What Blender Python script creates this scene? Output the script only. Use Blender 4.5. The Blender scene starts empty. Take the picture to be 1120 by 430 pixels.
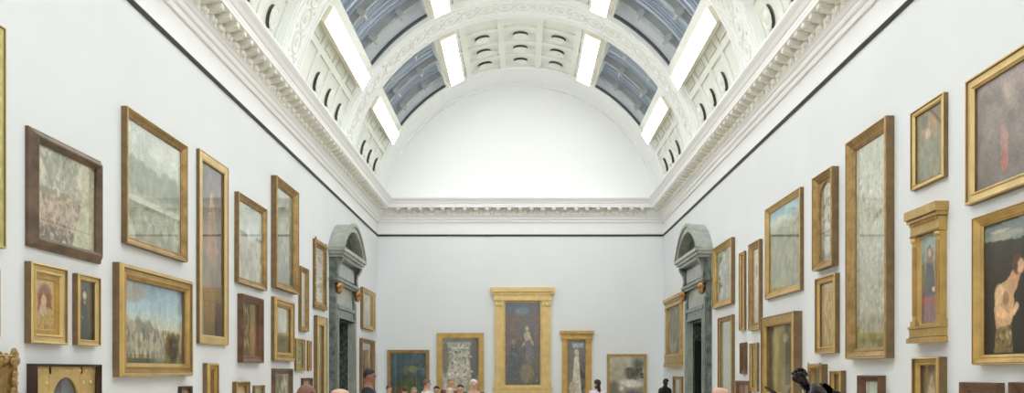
import bpy, math, random
import numpy as np
from mathutils import Vector
random.seed(7)
SC = bpy.context.scene
COL = SC.collection

# ---------------------------------------------------------------- camera, world, exposure
H = 1.85                 # eye height
F = 1000.0               # focal length in pixels of the 1120 px wide frame
VX, VY = 569.2, 406.0    # where the long edges of the room meet
XW = 4.85                # half width of the room
YE = 31.0                # end wall
YB = -7.0                # wall behind the camera
cam = bpy.data.cameras.new('camera')
cam.sensor_fit = 'HORIZONTAL'; cam.sensor_width = 36.0; cam.lens = 36.0 * F / 1120.0
cam.shift_x = (560.0 - VX) / 1120.0; cam.shift_y = (VY - 215.0) / 1120.0
cam.clip_start = 0.05; cam.clip_end = 300
camo = bpy.data.objects.new('camera', cam); COL.objects.link(camo)
camo.location = (0, 0, H); camo.rotation_euler = (math.pi / 2, 0, 0)
SC.camera = camo
W = bpy.data.worlds.new('sky'); SC.world = W; W.use_nodes = True
bg = W.node_tree.nodes['Background']
bg.inputs['Color'].default_value = (0.94, 0.965, 1.0, 1); bg.inputs['Strength'].default_value = 0.60
SC.view_settings.view_transform = 'Standard'; SC.view_settings.look = 'None'
SC.view_settings.gamma = 1.0; SC.view_settings.use_curve_mapping = False
SC.view_settings.exposure = 0.72
BOX_LIGHT = 9.0         # emission of the ceiling light boxes

# ---------------------------------------------------------------- materials
def lin(c):
    o = []
    for v in c:
        v = v / 255.0
        o.append(v / 12.92 if v <= .04045 else ((v + .055) / 1.055) ** 2.4)
    return (*o, 1.0)

def mat(name, rgb, rough=.5, metal=0., noise=0., nscale=8., bump=0., bscale=40., rgb2=None, spec=.5, coat=0.):
    m = bpy.data.materials.new(name); m.use_nodes = True
    nt = m.node_tree; b = nt.nodes['Principled BSDF']
    b.inputs['Base Color'].default_value = lin(rgb)
    b.inputs['Roughness'].default_value = rough; b.inputs['Metallic'].default_value = metal
    b.inputs['Specular IOR Level'].default_value = spec
    b.inputs['Coat Weight'].default_value = coat
    tc = nt.nodes.new('ShaderNodeTexCoord')
    if noise > 0:
        n = nt.nodes.new('ShaderNodeTexNoise'); n.inputs['Scale'].default_value = nscale; n.inputs['Detail'].default_value = 5
        nt.links.new(tc.outputs['Object'], n.inputs['Vector'])
        r = nt.nodes.new('ShaderNodeValToRGB')
        c2 = rgb2 if rgb2 else tuple(max(0, v * (1 - noise)) for v in rgb)
        r.color_ramp.elements[0].position = .35; r.color_ramp.elements[1].position = .65
        r.color_ramp.elements[0].color = lin(c2); r.color_ramp.elements[1].color = lin(rgb)
        nt.links.new(n.outputs['Fac'], r.inputs['Fac']); nt.links.new(r.outputs['Color'], b.inputs['Base Color'])
    if bump > 0:
        n = nt.nodes.new('ShaderNodeTexNoise'); n.inputs['Scale'].default_value = bscale; n.inputs['Detail'].default_value = 3
        nt.links.new(tc.outputs['Object'], n.inputs['Vector'])
        bp = nt.nodes.new('ShaderNodeBump'); bp.inputs['Strength'].default_value = bump; bp.inputs['Distance'].default_value = .02
        nt.links.new(n.outputs['Fac'], bp.inputs['Height']); nt.links.new(bp.outputs['Normal'], b.inputs['Normal'])
    return m

M = {}
M['wall'] = mat('wall_paint', (227, 232, 235), .75, noise=.012, nscale=.6)
M['endwall'] = mat('end_wall_paint', (230, 236, 239), .75, noise=.012, nscale=.6)
M['white'] = mat('white_paint', (240, 242, 242), .7)
M['plaster'] = mat('vault_plaster', (231, 235, 227), .7, noise=.015, nscale=3, bump=.15, bscale=14)
M['plaster_smooth'] = mat('smooth_plaster', (241, 244, 243), .7)
M['ornament'] = mat('ornament_plaster', (232, 235, 228), .7, noise=.04, nscale=12, bump=.3, bscale=30)
M['modillion'] = mat('cornice_ornament', (238, 237, 226), .7, noise=.05, nscale=9, bump=.3, bscale=40)
M['rail'] = mat('dark_rail', (46, 44, 38), .5)
M['vent'] = mat('vent_dark', (104, 102, 96), .8)
M['gold'] = mat('gilt', (208, 174, 106), .33, .6, noise=.12, nscale=5, bump=.35, bscale=70)
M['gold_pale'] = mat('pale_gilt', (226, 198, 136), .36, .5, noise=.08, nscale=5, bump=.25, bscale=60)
M['gold_dark'] = mat('antique_gilt', (180, 148, 94), .34, .6, noise=.2, nscale=7, bump=.5, bscale=60)
M['gold_green'] = mat('greenish_gilt', (206, 198, 130), .45, .4, noise=.12, nscale=10, bump=.2)
M['brown'] = mat('brown_wood', (116, 94, 74), .42, noise=.3, nscale=5, bump=.1)
M['mahogany'] = mat('mahogany', (120, 84, 60), .35, noise=.3, nscale=6, bump=.1)
M['darkwood'] = mat('dark_wood', (70, 48, 38), .4, noise=.25, nscale=6)
M['side'] = mat('frame_side_and_shade_brown', (128, 104, 70), .55, noise=.15)  # real frame sides; also the shade painted into recesses and between members
M['marble'] = mat('green_marble', (122, 130, 122), .3, noise=.5, nscale=7, rgb2=(70, 80, 74), bump=.05)
M['marble_pale'] = mat('pale_marble', (172, 176, 168), .35, noise=.2, nscale=4, rgb2=(146, 152, 143))
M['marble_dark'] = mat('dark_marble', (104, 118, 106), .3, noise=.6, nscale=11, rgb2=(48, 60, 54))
M['door_green'] = mat('dark_door_paint', (28, 40, 34), .35)
M['gilt_bronze'] = mat('gilt_bronze', (204, 158, 98), .35, .6, noise=.3, nscale=20)
M['beam'] = mat('beam_grey_paint', (176, 180, 180), .5)
M['louvre'] = mat('louvre_grey', (214, 218, 226), .5)
M['steel'] = mat('dark_steel', (78, 84, 92), .5)
M['cream'] = mat('light_housing_cream', (232, 227, 206), .6)
M['bronze'] = mat('dark_bronze', (60, 58, 60), .22, .8, noise=.3, nscale=12, bump=.15, bscale=25)
M['plinth'] = mat('plinth_grey', (200, 200, 196), .6)

def floor_mat():
    m = bpy.data.materials.new('oak_boards'); m.use_nodes = True; nt = m.node_tree; b = nt.nodes['Principled BSDF']
    tc = nt.nodes.new('ShaderNodeTexCoord'); mp = nt.nodes.new('ShaderNodeMapping'); mp.inputs['Rotation'].default_value[2] = math.pi / 2
    br = nt.nodes.new('ShaderNodeTexBrick'); br.inputs['Scale'].default_value = 1.0
    br.inputs['Brick Width'].default_value = 1.8; br.inputs['Row Height'].default_value = .12; br.inputs['Mortar Size'].default_value = .003
    br.inputs['Color1'].default_value = lin((222, 208, 188)); br.inputs['Color2'].default_value = lin((212, 197, 176)); br.inputs['Mortar'].default_value = lin((90, 70, 50))
    nt.links.new(tc.outputs['Object'], mp.inputs['Vector']); nt.links.new(mp.outputs['Vector'], br.inputs['Vector'])
    nt.links.new(br.outputs['Color'], b.inputs['Base Color']); b.inputs['Roughness'].default_value = .35
    return m
M['floor'] = floor_mat()

def emit_mat():
    m = bpy.data.materials.new('light_diffuser'); m.use_nodes = True; nt = m.node_tree; nt.nodes.clear()
    e = nt.nodes.new('ShaderNodeEmission'); e.inputs['Color'].default_value = (1, .997, .985, 1); e.inputs['Strength'].default_value = BOX_LIGHT
    o = nt.nodes.new('ShaderNodeOutputMaterial'); nt.links.new(e.outputs[0], o.inputs[0]); return m
M['emit'] = emit_mat()

def glass_mat(name, tint, ior, rough=0.0):
    m = bpy.data.materials.new(name); m.use_nodes = True; nt = m.node_tree; nt.nodes.clear()
    t = nt.nodes.new('ShaderNodeBsdfTransparent'); t.inputs[0].default_value = lin(tint)
    g = nt.nodes.new('ShaderNodeBsdfGlossy'); g.inputs['Roughness'].default_value = rough; g.inputs['Color'].default_value = (1, 1, 1, 1)
    lw = nt.nodes.new('ShaderNodeLayerWeight'); lw.inputs['Blend'].default_value = .5
    pw = nt.nodes.new('ShaderNodeMath'); pw.operation = 'POWER'; pw.inputs[1].default_value = 5
    nt.links.new(lw.outputs['Facing'], pw.inputs[0]); r0 = ((ior - 1) / (ior + 1)) ** 2 * 1.7
    f = nt.nodes.new('ShaderNodeMath'); f.operation = 'MULTIPLY_ADD'; f.inputs[1].default_value = 1 - r0; f.inputs[2].default_value = r0
    nt.links.new(pw.outputs[0], f.inputs[0])
    x = nt.nodes.new('ShaderNodeMixShader'); o = nt.nodes.new('ShaderNodeOutputMaterial')
    nt.links.new(f.outputs[0], x.inputs[0]); nt.links.new(t.outputs[0], x.inputs[1]); nt.links.new(g.outputs[0], x.inputs[2]); nt.links.new(x.outputs[0], o.inputs[0])
    return m
M['glass'] = glass_mat('picture_glass', (250, 252, 250), 1.6)
M['skyglass'] = glass_mat('roof_glass', (214, 222, 230), 1.45, .08)

def art_mat(name, rough):
    m = bpy.data.materials.new(name); m.use_nodes = True; nt = m.node_tree; b = nt.nodes['Principled BSDF']
    a = nt.nodes.new('ShaderNodeAttribute'); a.attribute_name = 'paint'
    nt.links.new(a.outputs['Color'], b.inputs['Base Color']); b.inputs['Roughness'].default_value = rough
    n = nt.nodes.new('ShaderNodeTexNoise'); n.inputs['Scale'].default_value = 60
    bp = nt.nodes.new('ShaderNodeBump'); bp.inputs['Strength'].default_value = .15; bp.inputs['Distance'].default_value = .01
    tc = nt.nodes.new('ShaderNodeTexCoord'); nt.links.new(tc.outputs['Object'], n.inputs['Vector'])
    nt.links.new(n.outputs['Fac'], bp.inputs['Height']); nt.links.new(bp.outputs['Normal'], b.inputs['Normal'])
    return m
M['oil'] = art_mat('oil_paint', .42)

# ---------------------------------------------------------------- mesh builder
class MB:
    def __init__(s): s.v = []; s.f = []
    def add(s, vs, fs):
        k = len(s.v); s.v += [tuple(p) for p in vs]; s.f += [tuple(i + k for i in f) for f in fs]; return s
    def box(s, x0, x1, y0, y1, z0, z1):
        return s.add([(x0, y0, z0), (x1, y0, z0), (x1, y1, z0), (x0, y1, z0), (x0, y0, z1), (x1, y0, z1), (x1, y1, z1), (x0, y1, z1)],
                     [(0, 3, 2, 1), (4, 5, 6, 7), (0, 1, 5, 4), (1, 2, 6, 5), (2, 3, 7, 6), (3, 0, 4, 7)])
    def prism(s, poly, a0, a1, axis='y'):
        n = len(poly); vs = []
        for a in (a0, a1):
            for p in poly:
                vs.append({'y': (p[0], a, p[1]), 'x': (a, p[0], p[1]), 'z': (p[0], p[1], a)}[axis])
        fs = [tuple(range(n)), tuple(range(2 * n - 1, n - 1, -1))]
        for i in range(n):
            j = (i + 1) % n; fs.append((i, j, j + n, i + n))
        return s.add(vs, fs)
    def ell(s, c, r, nu=12, nv=8):
        vs = []; fs = []
        for i in range(nv + 1):
            ph = math.pi * i / nv
            for j in range(nu):
                t = 2 * math.pi * j / nu
                vs.append((c[0] + r[0] * math.sin(ph) * math.cos(t), c[1] + r[1] * math.sin(ph) * math.sin(t), c[2] + r[2] * math.cos(ph)))
        for i in range(nv):
            for j in range(nu):
                fs.append((i * nu + j, (i + 1) * nu + j, (i + 1) * nu + (j + 1) % nu, i * nu + (j + 1) % nu))
        return s.add(vs, fs)
    def loft(s, rings, cap=True):
        n = len(rings[0]); k = 0; vs = [p for r in rings for p in r]; fs = []
        for i in range(len(rings) - 1):
            for j in range(n):
                a = i * n + j; b = i * n + (j + 1) % n; fs.append((a, b, b + n, a + n))
        if cap: fs.append(tuple(range(n))[::-1]); fs.append(tuple(range((len(rings) - 1) * n, len(rings) * n)))
        return s.add(vs, fs)
    def build(s, name, m, parent=None, smooth=False, fix=True):
        me = bpy.data.meshes.new(name); me.from_pydata(s.v, [], s.f); me.update()
        if fix:
            import bmesh
            b = bmesh.new(); b.from_mesh(me); bmesh.ops.remove_doubles(b, verts=b.verts, dist=1e-5)
            bmesh.ops.recalc_face_normals(b, faces=b.faces); b.to_mesh(me); b.free()
        if smooth:
            me.polygons.foreach_set('use_smooth', [True] * len(me.polygons))
        me.materials.append(m)
        o = bpy.data.objects.new(name, me); COL.objects.link(o)
        if parent: o.parent = parent
        return o

def struct(o): o['kind'] = 'structure'; return o
def tag(o, label, cat, group=None):
    o['label'] = label; o['category'] = cat
    if group: o['group'] = group
    return o
def empty(name, loc, rz=0.0):
    o = bpy.data.objects.new(name, None); COL.objects.link(o); o.location = loc; o.rotation_euler = (0, 0, rz); o.empty_display_size = .2; return o
def dup(o, parent=None):
    c = o.copy(); COL.objects.link(c)
    if parent: c.parent = parent
    for ch in o.children: dup(ch, c)
    return c

# ---------------------------------------------------------------- room shell
DY0, DY1, DZ = 23.58, 25.76, H + 1.37      # door openings in the side walls
WT = .5
ZR = H + 4.60                             # picture rail
for side, s in (('left', -1), ('right', 1)):
    x0, x1 = sorted((s * XW, s * (XW + WT)))
    b = MB(); b.box(x0, x1, YB, DY0, 0, ZR); b.box(x0, x1, DY1, YE, 0, ZR); b.box(x0, x1, DY0, DY1, DZ, ZR)
    struct(b.build('wall_' + side, M['wall']))
    b = MB(); b.box(x0, x1, YB, YE, ZR, H + 6.3)
    struct(b.build('wall_' + side + '_frieze', M['white']))
    b = MB(); xa, xb = sorted((s * XW, s * (XW - .035)))
    b.prism([(s * XW, ZR - .03), (s * (XW - .03), ZR - .03), (s * (XW - .045), ZR), (s * (XW - .03), ZR + .03), (s * XW, ZR + .03)], YB, YE - .03)
    struct(b.build({'left': 'trim_1', 'right': 'trim_2'}[side], M['rail']))
    b = MB(); b.box(xa, xb, YB, DY0 - 1, 0, .2); b.box(xa, xb, DY1 + 1, YE, 0, .2)
    struct(b.build('baseboard_' + side, M['white']))
b = MB(); b.box(-XW - WT, XW + WT, YE, YE + .4, 0, ZR); struct(b.build('wall_end', M['endwall']))
b = MB(); b.box(-XW - WT, XW + WT, YE, YE + .4, ZR, H + 10.8); struct(b.build('wall_end_lunette', M['plaster_smooth']))
b = MB(); b.box(-XW - WT, XW + WT, YB - .4, YB, 0, H + 10.8); struct(b.build('wall_back', M['wall']))
b = MB(); b.box(-XW, XW, YE - .035, YE, ZR - .03, ZR + .03); struct(b.build('trim_3', M['rail']))
b = MB(); b.box(-XW, XW, YE - .035, YE, 0, .2); struct(b.build('baseboard_end', M['white']))
b = MB(); b.box(-XW - 3, XW + 3, YB - .4, YE + .4, -.2, 0); struct(b.build('floor', M['floor']))

# cornice: profile as (inset from wall, height above eye)
PROF = [(0, 5.03), (.04, 5.03), (.05, 5.07), (.05, 5.11), (.085, 5.13), (.10, 5.17), (.10, 5.20), (.13, 5.22), (.15, 5.25), (.18, 5.27),
        (.18, 5.48), (.42, 5.48), (.434, 5.485), (.434, 5.535), (.445, 5.56), (.445, 5.60), (.47, 5.62), (.50, 5.68), (.55, 5.73), (.57, 5.76), (.57, 5.80), (.52, 5.82), (0, 5.9)]
def cornice_side(s, name):
    b = MB(); vs = []; n = len(PROF)
    for p, z in PROF: vs.append((s * (XW - p), YB, H + z))
    for p, z in PROF: vs.append((s * (XW - p), YE - p, H + z))
    b.add(vs, [(i, i + 1, i + 1 + n, i + n) for i in range(n - 1)])
    return struct(b.build(name, M['white']))
def cornice_end(name, yw, sg):
    b = MB(); vs = []; n = len(PROF)
    for sx in (-1, 1):
        for p, z in PROF: vs.append((sx * (XW - p), yw + sg * p, H + z))
    b.add(vs, [(i, i + 1, i + 1 + n, i + n) for i in range(n - 1)])
    return struct(b.build(name, M['white']))
c1 = cornice_side(-1, 'trim_4'); c2 = cornice_side(1, 'trim_5'); c3 = cornice_end('trim_6', YE, -1)
def modillion_mesh():
    b = MB()
    # scroll bracket under the corona, with a small egg below it, local -y is outwards
    prof = [(-.18, 5.36), (-.26, 5.35), (-.33, 5.38), (-.39, 5.40), (-.415, 5.44), (-.41, 5.48), (-.18, 5.48)]
    b.prism([(p[0], p[1]) for p in prof], -.065, .065, 'x')
    b.ell((0, -.40, 5.43), (.07, .03, .045), 8, 6)
    for dx in (-.125, .125):
        b.ell((dx, -.20, 5.32), (.05, .05, .055), 8, 6)
        b.box(dx - .03, dx + .03, -.30, -.18, 5.44, 5.482)
    return b
mod = modillion_mesh().build('modillion', M['modillion'], c1, smooth=False)
SP = .372
def put_mods(parent, first, pts):
    for k, (loc, rz) in enumerate(pts):
        o = first if (first is not None and k == 0) else mod.copy()
        if o is not first: COL.objects.link(o)
        o.parent = parent; o.location = (loc[0], loc[1], H); o.rotation_euler = (0, 0, rz)
ys = [YE - .62 - SP * i for i in range(78)]
put_mods(c1, mod, [((-XW, y), math.pi / 2) for y in ys])
put_mods(c2, None, [((XW, y), -math.pi / 2) for y in ys])
n = 23
put_mods(c3, None, [(((i - (n - 1) / 2) * SP, YE), 0) for i in range(n)])

# ---------------------------------------------------------------- vaulted ceiling
ZC = H + 4.95; RV = 4.75
def P3(th, R, y):
    a = math.radians(th); return (R * math.cos(a), y, ZC + R * math.sin(a))
def arc_block(b, t0, t1, y0, y1, Ri, Ro, n=None):
    n = n or max(1, int((t1 - t0) / 3)); rings = []
    for i in range(n + 1):
        t = t0 + (t1 - t0) * i / n
        rings.append([P3(t, Ri, y0), P3(t, Ri, y1), P3(t, Ro, y1), P3(t, Ro, y0)])
    b.loft(rings); return b
ribs = [24.1, 17.95, 11.8, 5.65, -.5, -6.65]
RH = .68
bays = [(ribs[0] + RH, 29.2)] + [(ribs[i + 1] + RH, ribs[i] - RH) for i in range(5)]
ceil = MB()
for (y0, y1) in bays:
    for (a, c) in ((8.5, 29.5), (68.5, 111.5), (150.5, 171.5)): arc_block(ceil, a, c, y0, y1, RV + .06, RV + .3)
    for (a, c) in ((29.5, 37), (60, 68.5), (111.5, 120), (143, 150.5)): arc_block(ceil, a, c, y0, y1, RV, RV + .50)
    cw = (y1 - y0) / 4
    for t in (70.0, 83.33, 96.67, 110.0): arc_block(ceil, t - 1.1, t + 1.1, y0, y1, RV, RV + .09)
    for k in range(5):
        yy = y0 + cw * k; arc_block(ceil, 68.5, 111.5, max(y0, yy - .08), min(y1, yy + .08), RV + .004, RV + .09)
    for lo in (4, 150.5):
        mids = (11.5, 25.0) if lo == 4 else (168.5, 155.0)
        for t in mids: arc_block(ceil, t - .8, t + .8, y0, y1, RV + .02, RV + .09)
        for k in range(5):
            yy = y0 + cw * k; arc_block(ceil, 8.5 if lo == 4 else 150.5, 29.5 if lo == 4 else 171.5, max(y0, yy - .12), min(y1, yy + .12), RV + .024, RV + .09)
        for k in range(4):   # small panels above the roundels
            yy = y0 + cw * (k + .5)
            a, c = (26.4, 28.8) if lo == 4 else (151.2, 153.6)
            arc_block(ceil, a, c, yy - cw * .28, yy + cw * .28, RV + .03, RV + .07)
ceiling = struct(ceil.build('ceiling', M['plaster'], fix=False))
# raised ribs between the bays, the wide band against the end wall
rb = MB()
for y in ribs:
    arc_block(rb, 8.5, 171.5, y - RH, y + RH, RV - .10, RV + .50, 60)
    for sy in (-1, 1):
        for (w0, w1, dr) in ((.56, .64, .03), (.46, .50, .02)):
            ya, yb = sorted((y + sy * w0, y + sy * w1)); arc_block(rb, 8.5, 171.5, ya, yb, RV - .10 - dr, RV - .09, 60)
rb.build('vault_ribs', M['plaster_smooth'], ceiling, fix=False)
eb = MB(); arc_block(eb, 8.5, 171.5, 29.2, YE + .05, RV, RV + .50, 60); arc_block(eb, 8.5, 171.5, 29.25, 29.35, RV - .03, RV + .02, 60); arc_block(eb, 8.5, 171.5, 30.8, YE, RV - .05, RV + .02, 60)
eb.build('end_band', M['plaster_smooth'], ceiling, fix=False)

def frame_at(th, R, y):
    a = math.radians(th); n = Vector((-math.cos(a), 0, -math.sin(a)))   # towards the room
    t = Vector((-math.sin(a), 0, math.cos(a))); return Vector(P3(th, R, y)), n, t
# relief wreaths on the ribs
og = MB()
def wreath(b, th, R, y, r=.2, w=.05, h=.035, n=14):
    c, nn, t = frame_at(th, R, y); ly = Vector((0, 1, 0))
    rings = []
    for i in range(n):
        a = 2 * math.pi * i / n; d = t * math.cos(a) + ly * math.sin(a)
        k = 1 + .12 * (i % 2)
        rings.append([c + d * (r - w), c + d * r + nn * h * k, c + d * (r + w * k)])
    m_ = len(rings); vs = [p for q in rings for p in q]; fs = []
    for i in range(m_):
        j = (i + 1) % m_
        for q in range(2): fs.append((i * 3 + q, i * 3 + q + 1, j * 3 + q + 1, j * 3 + q))
    b.add(vs, fs)
def boss(b, th, R, y, r, h, n=12):
    c, nn, t = frame_at(th, R, y); ly = Vector((0, 1, 0)); rings = []
    for (rr, hh) in ((1, 0), (.9, .5), (.6, .85), (.25, 1.0)):
        rings.append([c + (t * math.cos(2 * math.pi * i / n) + ly * math.sin(2 * math.pi * i / n)) * r * rr * (1 + .1 * (i % 2)) + nn * h * hh for i in range(n)])
    b.loft(rings)
for y in ribs[:4]:
    th = 11.0; k = 0
    while th < 171:
        wreath(og, th, RV - .10, y, .22, .05, .025); boss(og, th, RV - .10, y, .09, .03)
        boss(og, th + 3.0, RV - .10, y + .28, .05, .02, 6); boss(og, th + 3.0, RV - .10, y - .28, .05, .02, 6)
        th += 6.0
og.build('rib_ornament', M['ornament'], ceiling)
# rosettes hung in round vents
v0 = MB()
n = 20
v0.loft([[(r * math.cos(2 * math.pi * i / n), r * math.sin(2 * math.pi * i / n), z) for i in range(n)] for r, z in ((.30, -.065), (.30, -.052), (.0001, -.052))], cap=False)
vent = v0.build('vent_opening', M['vent'], ceiling)
r0 = MB()
rings = []
for r, z in ((.29, .0), (.305, .01), (.30, .03), (.25, .035), (.20, .02), (.15, .03), (.10, .05), (.04, .06), (.001, .062)):
    rings.append([(r * (1 + (.06 * (i % 2) if r > .1 else 0)) * math.cos(2 * math.pi * i / 24), r * (1 + (.06 * (i % 2) if r > .1 else 0)) * math.sin(2 * math.pi * i / 24), z) for i in range(24)])
r0.loft(rings); r0.box(-.03, .03, -.03, .03, -.05, 0)
ros = r0.build('rosette', M['ornament'], ceiling)
first = True
from mathutils import Matrix
for (y0, y1) in bays[:4]:
    cw = (y1 - y0) / 4
    for th in (18.5, 76.67, 90, 103.33, 161.5):
        for k in range(1, 4):
            c, nn, t = frame_at(th, RV - .01, y0 + cw * (k + .5))
            mt = Matrix((( *Vector((0, 1, 0)).cross(nn),), (0, 1, 0), tuple(nn))).transposed().to_4x4(); mt.translation = c
            sc = Matrix.Diagonal((.72, .72, 1, 1))
            a, d = (vent, ros) if first else (vent.copy(), ros.copy())
            if not first: COL.objects.link(a); COL.objects.link(d)
            first = False
            a.matrix_world = mt @ sc; d.matrix_world = mt @ sc
# skylights: arched beams, brackets, glazing, louvres above
wn = 0
for bi, (y0, y1) in enumerate(bays):
    for lo, hi in ((37, 60), (120, 143)):
        wn += 1
        b = MB()
        nb = 2
        for k in range(nb + 1):
            yy = y0 + (y1 - y0) * (k + .5) / (nb + 1) + .1
            arc_block(b, lo, hi, yy - .05, yy + .05, RV + .16, RV + .19, 8); arc_block(b, lo, hi, yy - .012, yy + .012, RV + .19, RV + .34, 8)
            arc_block(b, lo, hi, yy - .04, yy + .04, RV + .34, RV + .36, 8)
        for yy in (y0 + .02,): arc_block(b, lo, hi, yy, yy + .06, RV + .10, RV + .20, 8)
        win = struct(b.build('window_%d' % wn, M['beam'], fix=False))
        g = MB(); arc_block(g, lo, hi, y1 - .09, y1 - .001, RV + .01, RV + .07, 8); g.build('edge_flashing', M['steel'], win, fix=False)
        g = MB(); arc_block(g, lo, hi, y0, y1, RV + .455, RV + .465, 8); g.build('glass_pane', M['skyglass'], win)
        g = MB(); yy = y0 + .15
        while yy < y1: arc_block(g, lo, hi, yy - .018, yy + .018, RV + .425, RV + .455, 8); yy += .3
        g.build('glazing_bars', M['beam'], win, fix=False)
        g = MB(); yy = y0 + .1; rq = random.Random(wn)
        while yy < y1 - .1:
            q0 = rq.uniform(-.12, .12); q1 = rq.uniform(-.12, .12); hh = rq.uniform(.015, .04)
            b1 = [P3(lo - 1, RV + .49, yy + q0), P3(lo - 1, RV + .49, yy + q0 + .03), P3(lo - 1, RV + .49 + hh, yy + q0 + .03), P3(lo - 1, RV + .49 + hh, yy + q0)]
            rr = []
            for i in range(9):
                th = lo - 1 + (hi - lo + 2) * i / 8; e = yy + q0 + (q1 - q0) * i / 8
                rr.append([P3(th, RV + .49, e), P3(th, RV + .49, e + .03), P3(th, RV + .49 + hh, e + .03), P3(th, RV + .49 + hh, e)])
            g.loft(rr); yy += rq.uniform(.16, .34)
        g.build('louvres', M['louvre'], win, fix=False)
        br = None
        for k in range(nb + 1):
            yy = y0 + (y1 - y0) * (k + .5) / (nb + 1) + .1
            for f in (.22, .68):
                th = lo + (hi - lo) * (f if lo < 90 else 1 - f)
                c, nn, t = frame_at(th, RV + .2, yy)
                g = MB()
                vs = []
                for (a, h_, l) in [(a, h_, l) for l in (-.03, .03) for a, h_ in ((-.17, .14), (.17, .14), (.17, -.10), (-.17, -.10))]:
                    vs.append(c + t * l + Vector((0, 1, 0)) * a + nn * h_)
                g.add(vs, [(0, 1, 2, 3), (7, 6, 5, 4), (0, 4, 5, 1), (1, 5, 6, 2), (2, 6, 7, 3), (3, 7, 4, 0)])
                vs = []
                for (a, h_, l) in [(a, h_, l) for l in (-.08, .08) for a, h_ in ((-.19, .15), (-.15, .15), (-.15, -.04), (-.19, -.04))]:
                    vs.append(c + t * l + Vector((0, 1, 0)) * a + nn * h_)
                g.add(vs, [(0, 1, 2, 3), (7, 6, 5, 4), (0, 4, 5, 1), (1, 5, 6, 2), (2, 6, 7, 3), (3, 7, 4, 0)])
                g.build('bracket', M['beam'], win)

# ceiling light boxes
LOWSEC = [(3.81, 7.44), (3.998, 7.12), (4.25, 7.31), (4.03, 7.52)]
def upsec():
    q = []
    for th, R in ((67.0, 4.55), (61.7, 4.55), (60.5, 4.78), (67.4, 4.78)):
        a = math.radians(th); q.append((R * math.cos(a), 4.95 + R * math.sin(a)))
    return q
bayname = ['nearest the end wall', 'second bay from end', 'third bay from end', 'fourth bay from end', 'bay overhead', 'bay behind']
for bi, (y0, y1) in enumerate(bays):
    for sec, low in ((LOWSEC, True), (upsec(), False)):
        for s in (-1, 1):
            q = [(s * x, H + z) for x, z in sec]
            ya, yb = y0 + .05, y1 - (.5 if bi == 0 else .25)
            root = empty('ceiling_light', (q[0][0], (ya + yb) / 2, q[3][1]))
            tag(root, 'long luminous %s light box on the %s of the vault, %s' % ('lower' if low else 'upper', 'left' if s < 0 else 'right', bayname[bi]), 'light', 'light boxes along the vault')
            b = MB(); L = [(x - root.location.x, z - root.location.z) for x, z in q]; hy = (yb - ya) / 2
            b.prism(L, -hy, hy); b.build('housing', M['cream'], root)
            nx, nz = L[1][1] - L[0][1], -(L[1][0] - L[0][0]); ln = math.hypot(nx, nz); nx, nz = nx / ln * .008, nz / ln * .008
            if (nz > 0): nx, nz = -nx, -nz
            for k in range(3):
                a0 = -hy + k * 2 * hy / 3 + .008; a1 = -hy + (k + 1) * 2 * hy / 3 - .008
                b = MB(); P, Q = L[0], L[1]
                b.prism([(P[0], P[1]), (Q[0], Q[1]), (Q[0] + nx, Q[1] + nz), (P[0] + nx, P[1] + nz)], a0, a1)
                b.build('diffuser', M['emit'], root)

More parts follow.
